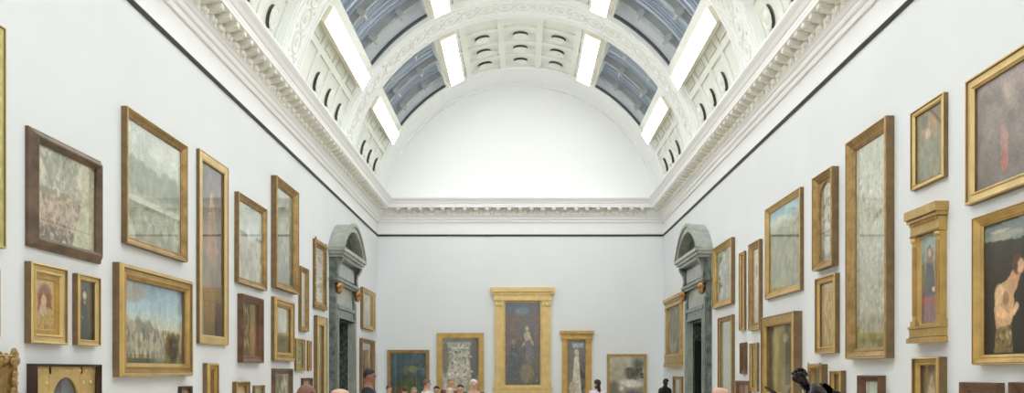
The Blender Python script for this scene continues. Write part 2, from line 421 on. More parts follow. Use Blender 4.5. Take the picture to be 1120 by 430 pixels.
# ---------------------------------------------------------------- marble door surrounds
def door_surround(s, label):
    root = empty('door_surround', (s * (XW - .004), 24.67, 0), math.pi / 2 if s < 0 else -math.pi / 2)
    # local frame: x along the wall, -y out into the room
    tag(root, label, 'door surround')
    CH = 1.66; zb = H + 3.0; zt = H + 3.93
    rise = zt - (zb + .12); R = (CH ** 2 + rise ** 2) / (2 * rise)
    def arc(rad, n=20, cut=None):
        zc = zt - R; a = math.asin(min(1, CH / R)); out = []
        for i in range(n + 1):
            t = -a + 2 * a * i / n; out.append((rad * math.sin(t), zc + rad * math.cos(t)))
        return out
    b = MB(); o = arc(R); i_ = arc(R - .20)
    n = len(o)
    for (y0, y1, A, B) in ((-.38, 0, o, i_),):
        vs = [(x, y0, z) for x, z in A] + [(x, y0, z) for x, z in B] + [(x, y1, z) for x, z in A] + [(x, y1, z) for x, z in B]
        fs = []
        for k in range(n - 1):
            fs += [(k, k + 1, n + k + 1, n + k), (2 * n + k, 3 * n + k, 3 * n + k + 1, 2 * n + k + 1), (k, 2 * n + k, 2 * n + k + 1, k + 1), (n + k, n + k + 1, 3 * n + k + 1, 3 * n + k)]
        b.add(vs, fs)
    o2 = arc(R + .03); i2 = arc(R - .05)
    vs = [(x, -.42, z) for x, z in o2] + [(x, -.42, z) for x, z in i2] + [(x, -.36, z) for x, z in o2] + [(x, -.36, z) for x, z in i2]
    fs = []
    for k in range(n - 1):
        fs += [(k, k + 1, n + k + 1, n + k), (k, 2 * n + k, 2 * n + k + 1, k + 1), (n + k, n + k + 1, 3 * n + k + 1, 3 * n + k)]
    b.add(vs, fs)
    b.build('arched_pediment', M['marble_pale'], root)
    b = MB(); pts = [(x, z) for x, z in arc(R - .19)]; b.prism([(-CH + .1, zb + .1)] + pts[1:-1] + [(CH - .1, zb + .1)], -.10, 0)
    b.build('tympanum', M['marble_dark'], root)
    b = MB()
    for (w, z0, z1, d) in ((CH, zb + .05, zb + .14, .42), (CH - .05, zb - .02, zb + .05, .37), (CH - .14, zb - .10, zb - .02, .30)): b.box(-w, w, -d, 0, z0, z1)
    b.build('pediment_cornice', M['marble_pale'], root)
    b = MB(); b.box(-1.5, 1.5, -.14, 0, H + 2.35, zb - .10); b.build('frieze', M['marble'], root)
    b = MB(); b.box(-1.12, 1.12, -.16, -.13, H + 2.45, zb - .2); b.build('frieze_panel', M['marble_pale'], root)
    b = MB(); b.box(-1.56, 1.56, -.24, 0, H + 2.30, H + 2.38); b.box(-1.52, 1.52, -.2, 0, H + 2.24, H + 2.30)
    b.build('string_moulding', M['marble'], root)
    b = MB(); b.box(-1.15, 1.15, -.1, 0, H + 1.72, H + 2.24); b.build('overdoor_panel', M['marble_pale'], root)
    b = MB(); b.box(-1.2, 1.2, -.17, 0, H + 1.62, H + 1.72); b.box(-1.16, 1.16, -.13, 0, DZ + .005, H + 1.62)
    b.box(-1.2, 1.2, -.16, 0, DZ + .005, DZ + .07)
    b.build('lintel', M['marble'], root)
    for sx in (-1, 1):
        b = MB(); b.box(*sorted((sx * 1.18, sx * 1.52)), -.14, 0, .3, H + 2.24); b.box(*sorted((sx * 1.16, sx * 1.56)), -.18, 0, 0, .3)
        b.box(*sorted((sx * 1.24, sx * 1.46)), -.16, -.13, .4, H + 1.9)
        b.build('pilaster', M['marble'], root)
        b = MB(); b.box(*sorted((sx * 1.12, sx * 1.19)), -.18, 0, 0, DZ); b.build('architrave', M['marble_pale'], root)
        # scrolled bracket carrying the cornice
        b = MB(); prof = [(-.14, H + 2.38), (-.22, H + 2.40), (-.20, H + 2.55), (-.22, H + 2.68), (-.30, H + 2.80), (-.34, H + 2.90), (-.14, H + 2.90)]
        b.prism(prof, *sorted((sx * 1.22, sx * 1.46)), 'x'); b.build('scroll_bracket', M['marble'], root)
        b = MB(); b.ell((sx * 1.32, -.22, H + 2.17), (.17, .10, .11), 12, 8); b.ell((sx * 1.32, -.22, H + 2.06), (.10, .08, .10), 10, 6)
        for k in range(5): b.ell((sx * 1.32 + (k - 2) * .075, -.29, H + 2.20 - .02 * abs(k - 2)), (.035, .03, .05), 8, 6)
        b.build('gilt_capital', M['gilt_bronze'], root, smooth=True)
    return root
door_surround(-1, 'grey green marble doorway surround with arched pediment, on the left wall')
door_surround(1, 'grey green marble doorway surround with arched pediment, on the right wall')
for nm, s in (('trim_7', -1), ('trim_8', 1)):
    xa, xb = sorted((s * (XW - .0), s * (XW + WT)))
    b = MB(); b.box(xa, xb, DY0, DY0 + .04, 0, DZ - .04); b.box(xa, xb, DY1 - .04, DY1, 0, DZ - .04); b.box(xa, xb, DY0, DY1, DZ - .04, DZ)
    struct(b.build(nm, M['marble_dark']))
# dim lobbies behind the openings
for side, s in (('left', -1), ('right', 1)):
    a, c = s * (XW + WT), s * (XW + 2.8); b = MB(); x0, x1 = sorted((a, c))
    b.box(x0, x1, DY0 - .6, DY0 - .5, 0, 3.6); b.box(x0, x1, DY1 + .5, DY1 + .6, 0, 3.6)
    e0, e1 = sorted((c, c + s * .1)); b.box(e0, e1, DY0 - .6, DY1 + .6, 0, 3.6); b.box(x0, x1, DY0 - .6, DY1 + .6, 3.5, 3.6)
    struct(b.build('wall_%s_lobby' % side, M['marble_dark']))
for nm, s, x0, x1 in (('door_2', 1, XW + .03, XW + 1.1), ('door_1', -1, XW + WT + .05, XW + WT + 1.1)):
    b = MB(); xa, xb = sorted((s * x0, s * x1)); b.box(xa, xb, DY1 - .12, DY1 - .06, 0.01, H + .85)
    for z0, z1 in ((.15, .95), (1.1, 1.9), (2.0, 2.6)): b.box(xa + .12, xb - .12, DY1 - .135, DY1 - .12, z0, z1)
    d = struct(b.build(nm, M['door_green']))
    b = MB(); b.ell((s * (x0 + .08 if s > 0 else x0 + .08), DY1 - .16, 1.1), (.03, .035, .03)); b.build('door_handle', M['gilt_bronze'], d, smooth=True)

# ---------------------------------------------------------------- painted canvases
def vnoise(nx, ny, sx, sy, rs):
    gx, gy = max(2, int(sx) + 2), max(2, int(sy) + 2); g = rs.rand(gy, gx)
    X = np.linspace(0, gx - 1.001, nx); Y = np.linspace(0, gy - 1.001, ny)
    xi = X.astype(int); yi = Y.astype(int); fx = X - xi; fy = (Y - yi)[:, None]; fx = fx * fx * (3 - 2 * fx); fy = fy * fy * (3 - 2 * fy)
    a = g[np.ix_(yi, xi)]; b_ = g[np.ix_(yi, xi + 1)]; c = g[np.ix_(yi + 1, xi)]; d = g[np.ix_(yi + 1, xi + 1)]
    return (a * (1 - fx) + b_ * fx) * (1 - fy) + (c * (1 - fx) + d * fx) * fy
def paint(ops, nx, ny, asp, seed):
    """ops in canvas units, u left to right, v top to bottom, colours 0..255"""
    rs = np.random.RandomState(seed)
    U, V = np.meshgrid(np.linspace(0, 1, nx), np.linspace(0, 1, ny)); I = np.zeros((ny, nx, 3)) + 120.
    def blend(m, c): I[:] = I * (1 - m[..., None]) + np.array(c, float) * m[..., None]
    for op in ops:
        k = op[0]
        if k == 'g':
            st = op[1:]; ps = np.linspace(0, 1, len(st))
            for ch in range(3): I[..., ch] = np.interp(V, ps, [q[ch] for q in st])
        elif k == 'gs':
            ps = [q[0] for q in op[1:]]
            for ch in range(3): I[..., ch] = np.interp(V, ps, [q[1][ch] for q in op[1:]])
        elif k == 'e':
            _, cx, cy, rx, ry, c = op[:6]; rot = math.radians(op[6]) if len(op) > 6 else 0; soft = op[7] if len(op) > 7 else .18
            dx = (U - cx); dy = (V - cy) / asp; x = dx * math.cos(rot) + dy * math.sin(rot); y = -dx * math.sin(rot) + dy * math.cos(rot)
            r = np.sqrt((x / rx) ** 2 + (y / (ry / asp)) ** 2); blend(np.clip((1 + soft - r) / (2 * soft), 0, 1), c)
        elif k == 'r':
            _, x0, y0, x1, y1, c = op; s_ = 1.2 / nx
            blend(np.clip((U - x0) / s_, 0, 1) * np.clip((x1 - U) / s_, 0, 1) * np.clip((V - y0) / s_, 0, 1) * np.clip((y1 - V) / s_, 0, 1), c)
        elif k == 'p':
            pts, c = op[1], op[2]; ins = np.zeros_like(U, bool); n_ = len(pts)
            for i in range(n_):
                x1, y1 = pts[i]; x2, y2 = pts[(i + 1) % n_]
                if y1 == y2: continue
                cond = ((V >= min(y1, y2)) & (V < max(y1, y2))) & (U < (V - y1) / (y2 - y1) * (x2 - x1) + x1); ins ^= cond
            blend(ins.astype(float), c)
        elif k == 's':
            _, n_, x0, y0, x1, y1, cols, sz = op[:8]; n_ = int(n_ * 2.4); sz *= .62; el = op[8] if len(op) > 8 else 1.
            for i in range(n_):
                cx = rs.uniform(x0, x1); cy = rs.uniform(y0, y1); c = cols[rs.randint(len(cols))]; z = sz * rs.uniform(.5, 1.3)
                r = np.sqrt(((U - cx) / z) ** 2 + ((V - cy) / (z * el * asp)) ** 2); blend(np.clip((1.3 - r) / .6, 0, 1) * .85, c)
        elif k == 'n':
            amp = op[1]; sc = op[2] if len(op) > 2 else 8
            t = vnoise(nx, ny, sc, sc / asp, rs) * .6 + vnoise(nx, ny, sc * 2.3, sc * 2.3 / asp, rs) * .4 - .5
            I[:] = I * (1 + (t * 2 * amp)[..., None])
    fine = rs.rand(ny, nx) - .5; fine = (fine + np.roll(fine, 1, 0) + np.roll(fine, 1, 1)) / 1.7
    I[:] = I * (1 + .16 * fine[..., None]) + (rs.rand(ny, nx, 3) - .5) * 9
    return 255 * (np.clip(I, 0, 255) / 255) ** .80

def shift(ops, du):
    out = []
    for op in ops:
        if op[0] == 'e' and op[3] < .9 and op[2] > .2: op = ('e', op[1] + du, *op[2:])
        elif op[0] == 'p' and op[1][0][1] > .2: op = ('p', [(a + du, b_) for a, b_ in op[1]], op[2])
        elif op[0] == 's': op = (op[0], op[1], op[2] + du, op[3], op[4] + du, *op[5:])
        out.append(op)
    return out
def canvas(name, w, h, y, ops, parent, seed, arch=False):
    asp = w / h; n_ = 74 if max(w, h) < 1.4 else 104
    nx, ny = (n_, max(14, min(200, int(n_ / asp)))) if asp < 1 else (int(min(160, n_ * asp)), n_)
    if asp < .5: nx = 60; ny = int(min(210, 60 / asp))
    img = paint(ops, nx, ny, asp, seed)
    vs = []; cols = []
    L = np.where(img / 255 <= .04045, img / 255 / 12.92, ((img / 255 + .055) / 1.055) ** 2.4)
    for j in range(ny):
        for i in range(nx): vs.append((-w / 2 + w * i / (nx - 1), y, h - h * j / (ny - 1)))
    fs = []
    for j in range(ny - 1):
        for i in range(nx - 1):
            a = j * nx + i; fs.append((a, a + nx, a + nx + 1, a + 1))
    me = bpy.data.meshes.new(name); me.from_pydata(vs, [], fs)
    at = me.color_attributes.new('paint', 'FLOAT_COLOR', 'POINT')
    at.data.foreach_set('color', np.concatenate([L.reshape(-1, 3), np.ones((nx * ny, 1))], 1).astype(np.float32).ravel())
    me.materials.append(M['oil']); o = bpy.data.objects.new(name, me); COL.objects.link(o); o.parent = parent
    return o

PRO = {  # (share of frame width from the outer edge, share of depth)
    'cassetta': [(0, 0), (0, .8), (.05, .95), (.14, 1.), (.22, .95), (.26, .72), (.70, .66), (.74, .78), (.82, .82), (.88, .70), (.92, .55), (1, .45), (1, .2)],
    'scoop': [(0, 0), (0, .85), (.05, 1.), (.13, 1.), (.18, .9), (.24, .92), (.45, .68), (.66, .5), (.72, .55), (.80, .52), (.84, .40), (.95, .34), (1, .28), (1, .15)],
    'flat': [(0, 0), (0, .9), (.03, 1), (.10, 1), (.12, .86), (.86, .84), (.88, .72), (.97, .66), (1, .6), (1, .2)],
    'reverse': [(0, 0), (0, .35), (.08, .45), (.20, .50), (.45, .82), (.60, 1.), (.72, 1.), (.78, .85), (.86, .80), (.92, .60), (1, .52), (1, .2)],
    'step': [(0, 0), (0, .7), (.10, 1.), (.30, 1.), (.36, .8), (.60, .78), (.64, .9), (.74, .9), (.80, .6), (1, .5), (1, .2)],
}
HIL = {'cassetta': 2, 'scoop': 2, 'step': 2, 'reverse': 5, 'flat': 2}  # crest faces that get a painted highlight
SHD = {'cassetta': 4, 'scoop': 3, 'step': 3, 'reverse': 6, 'flat': 3}  # recess faces that get painted shade
def molding(b, w, h, fw, t, prof, z0=0., kx=1.):
    """four mitred rails; origin at the middle of the bottom edge, -y outwards"""
    pts = PRO[prof]; n_ = len(pts); rings = []
    for (u, d) in pts:
        a = u * fw; e = a * kx; rings.append([(-w / 2 + e, -d * t, z0 + a), (w / 2 - e, -d * t, z0 + a), (w / 2 - e, -d * t, z0 + h - a), (-w / 2 + e, -d * t, z0 + h - a)])
    vs = [p for r in rings for p in r]; fs = []
    for i in range(n_ - 1):
        for j in range(4): fs.append((i * 4 + j, i * 4 + (j + 1) % 4, (i + 1) * 4 + (j + 1) % 4, (i + 1) * 4 + j))
    fs.append((0, 3, 2, 1)) if False else None
    b.side = getattr(b, 'side', []) + [len(b.f) + k for k in range(4)] + [len(b.f) + len(fs) - 4 + k for k in range(4)] + ([len(b.f) + SHD[prof] * 4 + k for k in range(4)] if prof in SHD else [])  # outer edge, then sight edge and recess, darkened as painted shade
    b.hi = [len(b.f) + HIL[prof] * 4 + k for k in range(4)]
    return b.add(vs, fs)
def sides_and_shading(o, b, dark=None):
    """outer edges of a frame toned darker; recesses painted as shade, crests as highlights"""
    o.data.materials.append(dark or M['side']); o.data.materials.append(M['gold_pale'] if dark is None else o.data.materials[0])  # brown shade for the recesses, paler gilt as painted highlight on crests
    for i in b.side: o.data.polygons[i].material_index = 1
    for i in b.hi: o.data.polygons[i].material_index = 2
def beads(b, w, h, inset, y, r, z0=0., step=2.4):
    def line(p, q):
        L = math.dist(p, q); n_ = max(2, min(70, int(L / (r * step))))
        for i in range(n_):
            f = (i + .5) / n_; c = (p[0] + (q[0] - p[0]) * f, y, p[1] + (q[1] - p[1]) * f); b.ell(c, (r, r * .8, r), 6, 4)
    x = w / 2 - inset; a = z0 + inset; c = z0 + h - inset
    line((-x, a), (x, a)); line((-x, c), (x, c)); line((-x, a), (-x, c)); line((x, a), (x, c))

def leafy(b, w, h, fw, t, z0=0., dense=1.0, rs=None):
    """carved leaf lumps riding over the rails, corners and centres heavier"""
    rs = rs or random.Random(3)
    def lump(x, z, r): b.ell((x, -t * .9, z), (r, r * .45, r * rs.uniform(.7, 1.1)), 7, 5)
    for (x0, za, x1, zb) in ((-w / 2, z0, w / 2, z0), (-w / 2, z0 + h, w / 2, z0 + h), (-w / 2, z0, -w / 2, z0 + h), (w / 2, z0, w / 2, z0 + h)):
        L = math.hypot(x1 - x0, zb - za); n_ = int(L / (fw * .55) * dense)
        for i in range(n_ + 1):
            f = i / n_; x = x0 + (x1 - x0) * f; z = za + (zb - za) * f
            cx = fw * .38 * (1 if x < 0 else -1) if x0 == x1 else 0; cz = fw * .38 * (1 if z < z0 + h / 2 else -1) if za == zb else 0
            lump(x + cx + rs.uniform(-.1, .1) * fw, z + cz + rs.uniform(-.1, .1) * fw, fw * (.30 if 0 < i < n_ else .34))
            lump(x + cx * .1, z + cz * .1, fw * .17)

NP = [0]
def picture(x, y, z, rz, w, h, t, fw, prof, m, ops, label, group, glass=True, style='', inner=None, m2=None, name='framed_painting', bfw=None):
    """x, y, z: bottom centre on the wall"""
    if style != 'tabernacle': fw *= .86 if prof in ('step', 'flat') else .78; t *= .85
    NP[0] += 1
    root = empty(name, (x, y, z), rz); tag(root, label, 'painting', group)
    kx = 1.1 if rz and style != 'tabernacle' else 1.; fx = fw * kx
    cw, chh = w - 2 * fx, h - 2 * fw; cz = fw
    if style == 'tabernacle':
        tp, bt = inner            # heights of entablature and base
        b = MB(); b.box(-w / 2, w / 2, -t, 0, h - tp * .35, h); b.box(-w / 2 + .02, w / 2 - .02, -t * .86, 0, h - tp * .5, h - tp * .35)
        b.box(-w / 2 + fw * .22, w / 2 - fw * .22, -t * .62, 0, h - tp, h - tp * .5)
        k = int(w / .05)
        for i in range(k):
            xx = -w / 2 + fw * .25 + (w - fw * .5) * (i + .5) / k; b.box(xx - .012, xx + .012, -t * .76, -t * .62, h - tp * .62, h - tp * .5)
        b.build('cornice', M[m], root)
        for z0_, z1_, dd in ((h - tp * .5 - .014, h - tp * .5 + .004, .70), (h - tp - .014, h - tp + .004, .66), (h - tp * .36 - .014, h - tp * .36 + .004, .90), (bt * .3 - .006, bt * .3 + .012, .74), (bt * .85 - .006, bt * .85 + .012, .74)):
            MB().box(-w / 2 + fw * .2, w / 2 - fw * .2, -t * dd, -t * .05, z0_, z1_).build('shade_fillet', M['side'], root)  # thin dark strips painting in the shade between the members
        b = MB(); b.box(-w / 2 + fw * .12, w / 2 - fw * .12, -t * .9, 0, 0, bt * .3); b.box(-w / 2 + fw * .22, w / 2 - fw * .22, -t * .7, 0, bt * .3, bt * .85); b.box(-w / 2 + fw * .16, w / 2 - fw * .16, -t * .8, 0, bt * .85, bt)
        b.build('base', M[m], root)
        for sx in (-1, 1):
            b = MB(); xa, xb = sorted((sx * (w / 2 - fw * .28), sx * (w / 2 - fw * .86)))
            b.box(xa, xb, -t * .5, 0, bt, h - tp)
            for q in (.25, .5, .75):
                xx = xa + (xb - xa) * q; b.box(xx - (xb - xa) * .07, xx + (xb - xa) * .07, -t * .58, -t * .5, bt + .12 * (h - tp - bt), h - tp - .12 * (h - tp - bt))
            b.box(xa - .02, xb + .02, -t * .62, 0, bt, bt + fw * .35); 
            for q in range(3): b.ell((xa + (xb - xa) * (q + .5) / 3, -t * .55, h - tp - fw * .28), ((xb - xa) / 5, t * .12, fw * .18), 8, 6)
            b.box(xa - .02, xb + .02, -t * .62, 0, h - tp - fw * .1, h - tp)
            b.build('pilaster', M[m], root)
        b = MB(); hh = h - tp - bt; ww = w - 2 * fw * .84
        molding(b, ww, hh, fw * .16, t * .42, 'cassetta', bt); b.build('inner_frame', M[m2 or m], root)
        cw, chh, cz = ww - 2 * fw * .16, hh - 2 * fw * .16, bt + fw * .16
    else:
        if bfw:   # inset mount of another finish between frame and canvas
            b = MB(); molding(b, w, h, fw, t, prof, kx=kx); fr = b.build('frame', M[m], root, fix=False); sides_and_shading(fr, b, M[m] if m in ('brown', 'mahogany', 'darkwood') else None)
            b = MB(); molding(b, w - 2 * fx, h - 2 * fw, bfw, t * .5, 'flat', fw); b.build('slip', M[m2 or m], root)
            cw, chh, cz = w - 2 * fx - 2 * bfw, h - 2 * fw - 2 * bfw, fw + bfw
        else:
            b = MB(); molding(b, w, h, fw, t, prof, kx=kx)
            if 'beads' in style: beads(b, w, h, fw * .80, -t * .8, fw * .05)
            if 'rope' in style: beads(b, w, h, fw * .06, -t * .9, fw * .075, step=2.1)
            if 'leafy' in style: leafy(b, w, h, fw, t, rs=random.Random(NP[0]))
            if 'corners' in style:
                for sx in (-1, 1):
                    for zz in (fw * .5, h - fw * .5): b.ell((sx * (w / 2 - fw * .5), -t * .72, zz), (fw * .3, t * .25, fw * .3), 10, 6)
            fr = b.build('frame', M[m], root, fix=False); sides_and_shading(fr, b, M[m] if m in ('brown', 'mahogany', 'darkwood') else None)
        if 'arch' in style:    # spandrels closing the top of the opening to an arch
            b = MB(); r = cw / 2 * .94; zc = cz + chh - r * 1.05; n_ = 12
            for sx in (-1, 1):
                vs = []
                for i in range(n_ + 1):
                    a = math.pi / 2 * i / n_; vs.append((sx * r * math.cos(a), zc + r * math.sin(a)))
                poly = [(sx * cw / 2, cz - .004), (sx * cw / 2, cz + chh), (0, cz + chh)] + vs[::-1] + [(sx * r, cz - .004)]
                b.prism(poly, -t * .40, -t * .2)
            b.build('spandrel', M[m2 or m], root)
        if 'triptych' in style:
            b = MB(); 
            segs = [(-cw / 2, -cw * .27), (-cw * .24, cw * .24), (cw * .27, cw / 2)]
            b.box(-cw * .27, -cw * .24, -t * .45, -t * .2, cz, cz + chh); b.box(cw * .24, cw * .27, -t * .45, -t * .2, cz, cz + chh)
            b.box(-cw / 2, cw / 2, -t * .45, -t * .2, cz + chh * .93, cz + chh)
            for (x0, x1), top in zip(segs, (.66, .90, .66)):
                xm = (x0 + x1) / 2; r = (x1 - x0) / 2 * .9; zt = cz + chh * top; zc = zt - r; ys0, ys1 = -t * .40, -t * .2
                for sx in (-1, 1):
                    vs = [(xm + sx * r * math.cos(math.pi / 2 * i / 10), zc + r * math.sin(math.pi / 2 * i / 10)) for i in range(11)]
                    e = xm + sx * (x1 - x0) / 2
                    b.prism([(e, cz), (e, cz + chh * .94), (xm, cz + chh * .94)] + vs[::-1] + [(xm + sx * r, cz)], ys0, ys1)
            for i in range(9): b.ell((-cw / 2 + cw * (i + .5) / 9, -t * .46, cz + chh * .965), (.02, .015, .02), 6, 4)
            for sx in (-1, 1):
                for q in (.3, .42): b.ell((sx * cw * q, -t * .42, cz + chh * .84), (.03, .015, .03), 8, 5)
            b.build('arcade', M[m2 or m], root)
    c = canvas('canvas', cw + .006, chh + .006, -t * .16, ops, root, NP[0] * 13 + 5); c.location = (0, 0, cz - .003)
    if glass:
        b = MB(); b.add([(-cw / 2, -t * .19, cz), (cw / 2, -t * .19, cz), (cw / 2, -t * .19, cz + chh), (-cw / 2, -t * .19, cz + chh)], [(0, 1, 2, 3)])
        b.build('glass_pane', M['glass'], root, fix=False)
    return root

def side_picture(side, near, far, t, fw, prof, m, ops, label, bottom=None, top=None, **kw):
    """near / far: (x, ytop, ybottom) of the frame's edges in the photograph, used to measure where it hangs"""
    s = -1 if side == 'L' else 1
    dn = F * XW / abs(near[0] - VX); df = F * (XW - t) / abs(far[0] - VX)
    zs = []
    for k in (1, 2):
        v = []
        if near[k] is not None: v.append((VY - near[k]) * dn / F)
        if far[k] is not None: v.append((VY - far[k]) * df / F)
        zs.append(sum(v) / len(v) if v else None)
    zt, zb = zs
    if bottom is not None: zb = zt - bottom
    return picture(s * XW, (dn + df) / 2, H + zb, math.pi / 2 if s < 0 else -math.pi / 2, df - dn, zt - zb, t, fw, prof, m, ops, label,
                   'paintings on the %s wall' % ('left' if s < 0 else 'right'), **kw)
def end_picture(x0, x1, y0, y1, t, fw, prof, m, ops, label, **kw):
    d = YE - t; k = d / F
    return picture((x0 + x1) / 2 * k - VX * k, YE, H + (VY - y1) * k, 0, (x1 - x0) * k, (y1 - y0) * k, t, fw, prof, m, ops, label, 'paintings on the end wall', **kw)

skin = (196, 158, 126)
# ---- left wall
side_picture('L', (-70, -20, 262), (9, 35, 267), .07, .11, 'cassetta', 'gold_green', [('g', (120, 120, 90), (60, 60, 44)), ('n', .3)],
             'large picture in a pale greenish gilt frame, cut by the left edge of the photo')
side_picture('L', (27.3, 135.6, 273.5), (117.5, 178, 285), .11, .15, 'reverse', 'brown',
             [('g', (204, 198, 172), (194, 182, 156), (180, 160, 136)), ('p', [(0, 0), (.5, .0), (.85, .5), (.3, .45)], (168, 168, 150)), ('s', 150, 0, .4, .75, .98, [(160, 120, 104), (184, 170, 150), (128, 98, 84), (200, 190, 168), (176, 136, 118)], .035), ('s', 60, .1, .02, .7, .5, [(140, 142, 128), (196, 196, 176), (150, 140, 120)], .04), ('s', 34, 0, .84, .7, .99, [(80, 66, 54), (104, 84, 66)], .03), ('p', [(.75, .55), (1, .4), (1, 1), (.6, 1)], (194, 192, 160)), ('n', .18, 14)],
             'pale battle scene in a broad brown wooden frame, upper left', m2='gold')
side_picture('L', (132.4, 113.5, 267), (207, 162, 286), .10, .14, 'scoop', 'gold_dark',
             [('g', (206, 212, 204), (186, 192, 180), (150, 152, 130), (130, 132, 112)), ('e', .5, .1, .5, .12, (214, 218, 212)), ('s', 40, .05, .35, .95, .52, [(122, 130, 108), (140, 146, 126), (110, 118, 98)], .09), ('r', 0, .62, 1, .68, (196, 198, 178)), ('r', 0, .68, 1, .72, (112, 116, 96)), ('s', 26, 0, .72, 1, .98, [(128, 132, 98), (160, 160, 136), (182, 186, 170)], .08), ('n', .15, 8)],
             'tall pale misty landscape with trees and a bridge in an antique gilt frame')
side_picture('L', (214.6, 161, 376), (251, 185.5, 378), .07, .16, 'flat', 'gold_pale',
             [('g', (72, 62, 54), (96, 72, 50), (70, 54, 42)), ('e', .5, .32, .16, .12, (150, 108, 68)), ('e', .5, .5, .24, .22, (134, 92, 54)), ('e', .4, .75, .28, .2, (108, 80, 52)), ('e', .5, .2, .09, .05, (170, 124, 88)), ('n', .35, 6)],
             'tall narrow dark full-length figure painting in a flat pale gilt frame')
side_picture('L', (123, 284, 413), (213.5, 310, 411), .14, .20, 'step', 'gold',
             [('gs', (0, (120, 150, 178)), (.35, (168, 196, 206)), (.55, (206, 204, 178)), (.7, (150, 144, 112)), (1, (104, 112, 74))), ('e', .16, .12, .2, .14, (150, 148, 136)), ('s', 30, .02, .5, .55, .7, [(150, 138, 112), (176, 162, 132), (120, 112, 92)], .06), ('p', [(.3, .6), (.42, .45), (.55, .62)], (120, 110, 90)), ('s', 80, .02, .62, .98, .92, [(98, 88, 66), (170, 150, 112), (74, 66, 52), (196, 180, 150), (120, 110, 76)], .028, 1.6), ('e', .82, .78, .12, .18, (64, 54, 42)), ('r', 0, .93, .5, 1, (66, 62, 40)), ('n', .16, 14)],
             'wide landscape with blue sky and a crowd of small figures in a deep gilt frame')
side_picture('L', (26.5, 285, 376), (77, 295, 377), .10, .13, 'cassetta', 'gold_pale',
             [('g', (206, 172, 106), (188, 150, 90)), ('e', .5, .34, .34, .26, (140, 76, 58)), ('p', [(.14, .62), (.3, .2), (.6, .16), (.9, .6), (.6, .5), (.3, .66)], (132, 72, 56)), ('e', .46, .42, .14, .13, (216, 178, 146)), ('e', .42, .62, .2, .14, (214, 180, 150)), ('r', .08, .76, .92, .96, (196, 158, 92)), ('s', 24, .1, .7, .9, .96, [(160, 116, 64), (214, 176, 116)], .05), ('n', .14)],
             'small red-haired figure painting in a broad pale gilt frame', bfw=.05, m2='gold')
side_picture('L', (79, 298, 378), (112.5, 305, 378.5), .09, .085, 'cassetta', 'gold_pale',
             [('g', (70, 64, 50), (52, 48, 38)), ('p', [(.2, 1), (.36, .42), (.6, .38), (.84, 1)], (30, 30, 28)), ('e', .47, .20, .15, .08, (52, 40, 30)), ('e', .48, .24, .11, .07, (206, 184, 150)), ('e', .47, .36, .05, .035, (150, 140, 120)), ('e', .36, .62, .04, .02, (150, 124, 100)), ('n', .25)],
             'small dark portrait of a woman in black in a pale gilt frame')
side_picture('L', (-60, 384, None), (22.5, 389, None), .14, .20, 'scoop', 'gold_dark',
             [('g', (96, 96, 60), (60, 90, 84)), ('e', .8, .5, .2, .3, (60, 110, 90)), ('n', .3)],
             'carved antique gilt frame at the lower left corner of the photo', bottom=1.0, style='leafy')
side_picture('L', (29, 397.5, None), (113.5, 399.2, None), .13, .035, 'flat', 'darkwood',
             [('g', (86, 86, 96), (60, 58, 56), (80, 60, 44)), ('e', .5, .5, .18, .3, (110, 112, 120)), ('e', .12, .7, .1, .2, (88, 92, 60)), ('e', .88, .7, .1, .2, (70, 56, 44)), ('n', .25)],
             'dark wood case holding a gilt three-arched panel, lower left', bottom=1.15, style='triptych', m2='gold_pale')
side_picture('L', (-70, 286, 372), (2.5, 291, 364), .08, .12, 'scoop', 'gold',
             [('g', (90, 80, 60), (60, 50, 40)), ('n', .3)], 'gilt frame edge showing at the left border, mid height')
side_picture('L', (256.3, 209.5, 310), (293.5, 229, 317.5), .10, .15, 'scoop', 'gold_dark',
             [('gs', (0, (196, 204, 196)), (.36, (186, 196, 192)), (.4, (90, 90, 76)), (.44, (176, 176, 160)), (1, (150, 146, 124))), ('e', .55, .35, .2, .12, (206, 210, 204)), ('s', 30, .05, .5, .95, .98, [(170, 166, 146), (140, 132, 108), (188, 180, 160)], .09), ('n', .12)],
             'pale seascape with a dark horizon line in an antique gilt frame')
side_picture('L', (296.3, 191.4, 313.5), (328.6, 211, 323), .15, .20, 'scoop', 'gold_dark',
             [('g', (126, 130, 104), (104, 108, 84), (96, 92, 66)), ('e', .55, .5, .25, .3, (140, 138, 112)), ('s', 30, .1, .1, .9, .95, [(86, 88, 62), (150, 144, 116)], .08), ('n', .25)],
             'tall greenish painting in a very deep gilt frame, highest of the left wall middle')
side_picture('L', (259.6, 321, 396), (290, 327.5, 398), .12, .16, 'scoop', 'mahogany',
             [('g', (70, 62, 44), (92, 70, 44), (112, 70, 50)), ('s', 36, .05, .1, .6, .95, [(170, 150, 96), (120, 112, 60), (60, 56, 34)], .05, 2.4), ('e', .75, .55, .18, .3, (134, 80, 56)), ('n', .3)],
             'dark painting with pale reeds in a red-brown wooden frame')
side_picture('L', (296.3, 323.4, 395.5), (323.8, 331.5, 394.5), .12, .20, 'step', 'gold',
             [('gs', (0, (180, 176, 156)), (.6, (158, 150, 124)), (.62, (104, 96, 70)), (1, (120, 104, 70))), ('e', .6, .35, .3, .2, (196, 190, 172)), ('n', .15)],
             'hazy pale landscape in a wide gilt frame below the tall greenish picture')
side_picture('L', (254, 416, None), (275, 418.5, None), .10, .11, 'cassetta', 'gold_dark', [('g', (214, 196, 160), (190, 160, 120)), ('n', .2)],
             'small gilt frame with a pale picture, left of two at the bottom edge', bottom=.6)
side_picture('L', (276, 421, None), (290.5, 422.2, None), .06, .07, 'flat', 'gold_dark', [('g', (170, 176, 150), (140, 130, 100)), ('n', .2)],
             'small greenish gilt frame at the bottom edge, right of two', bottom=.5)
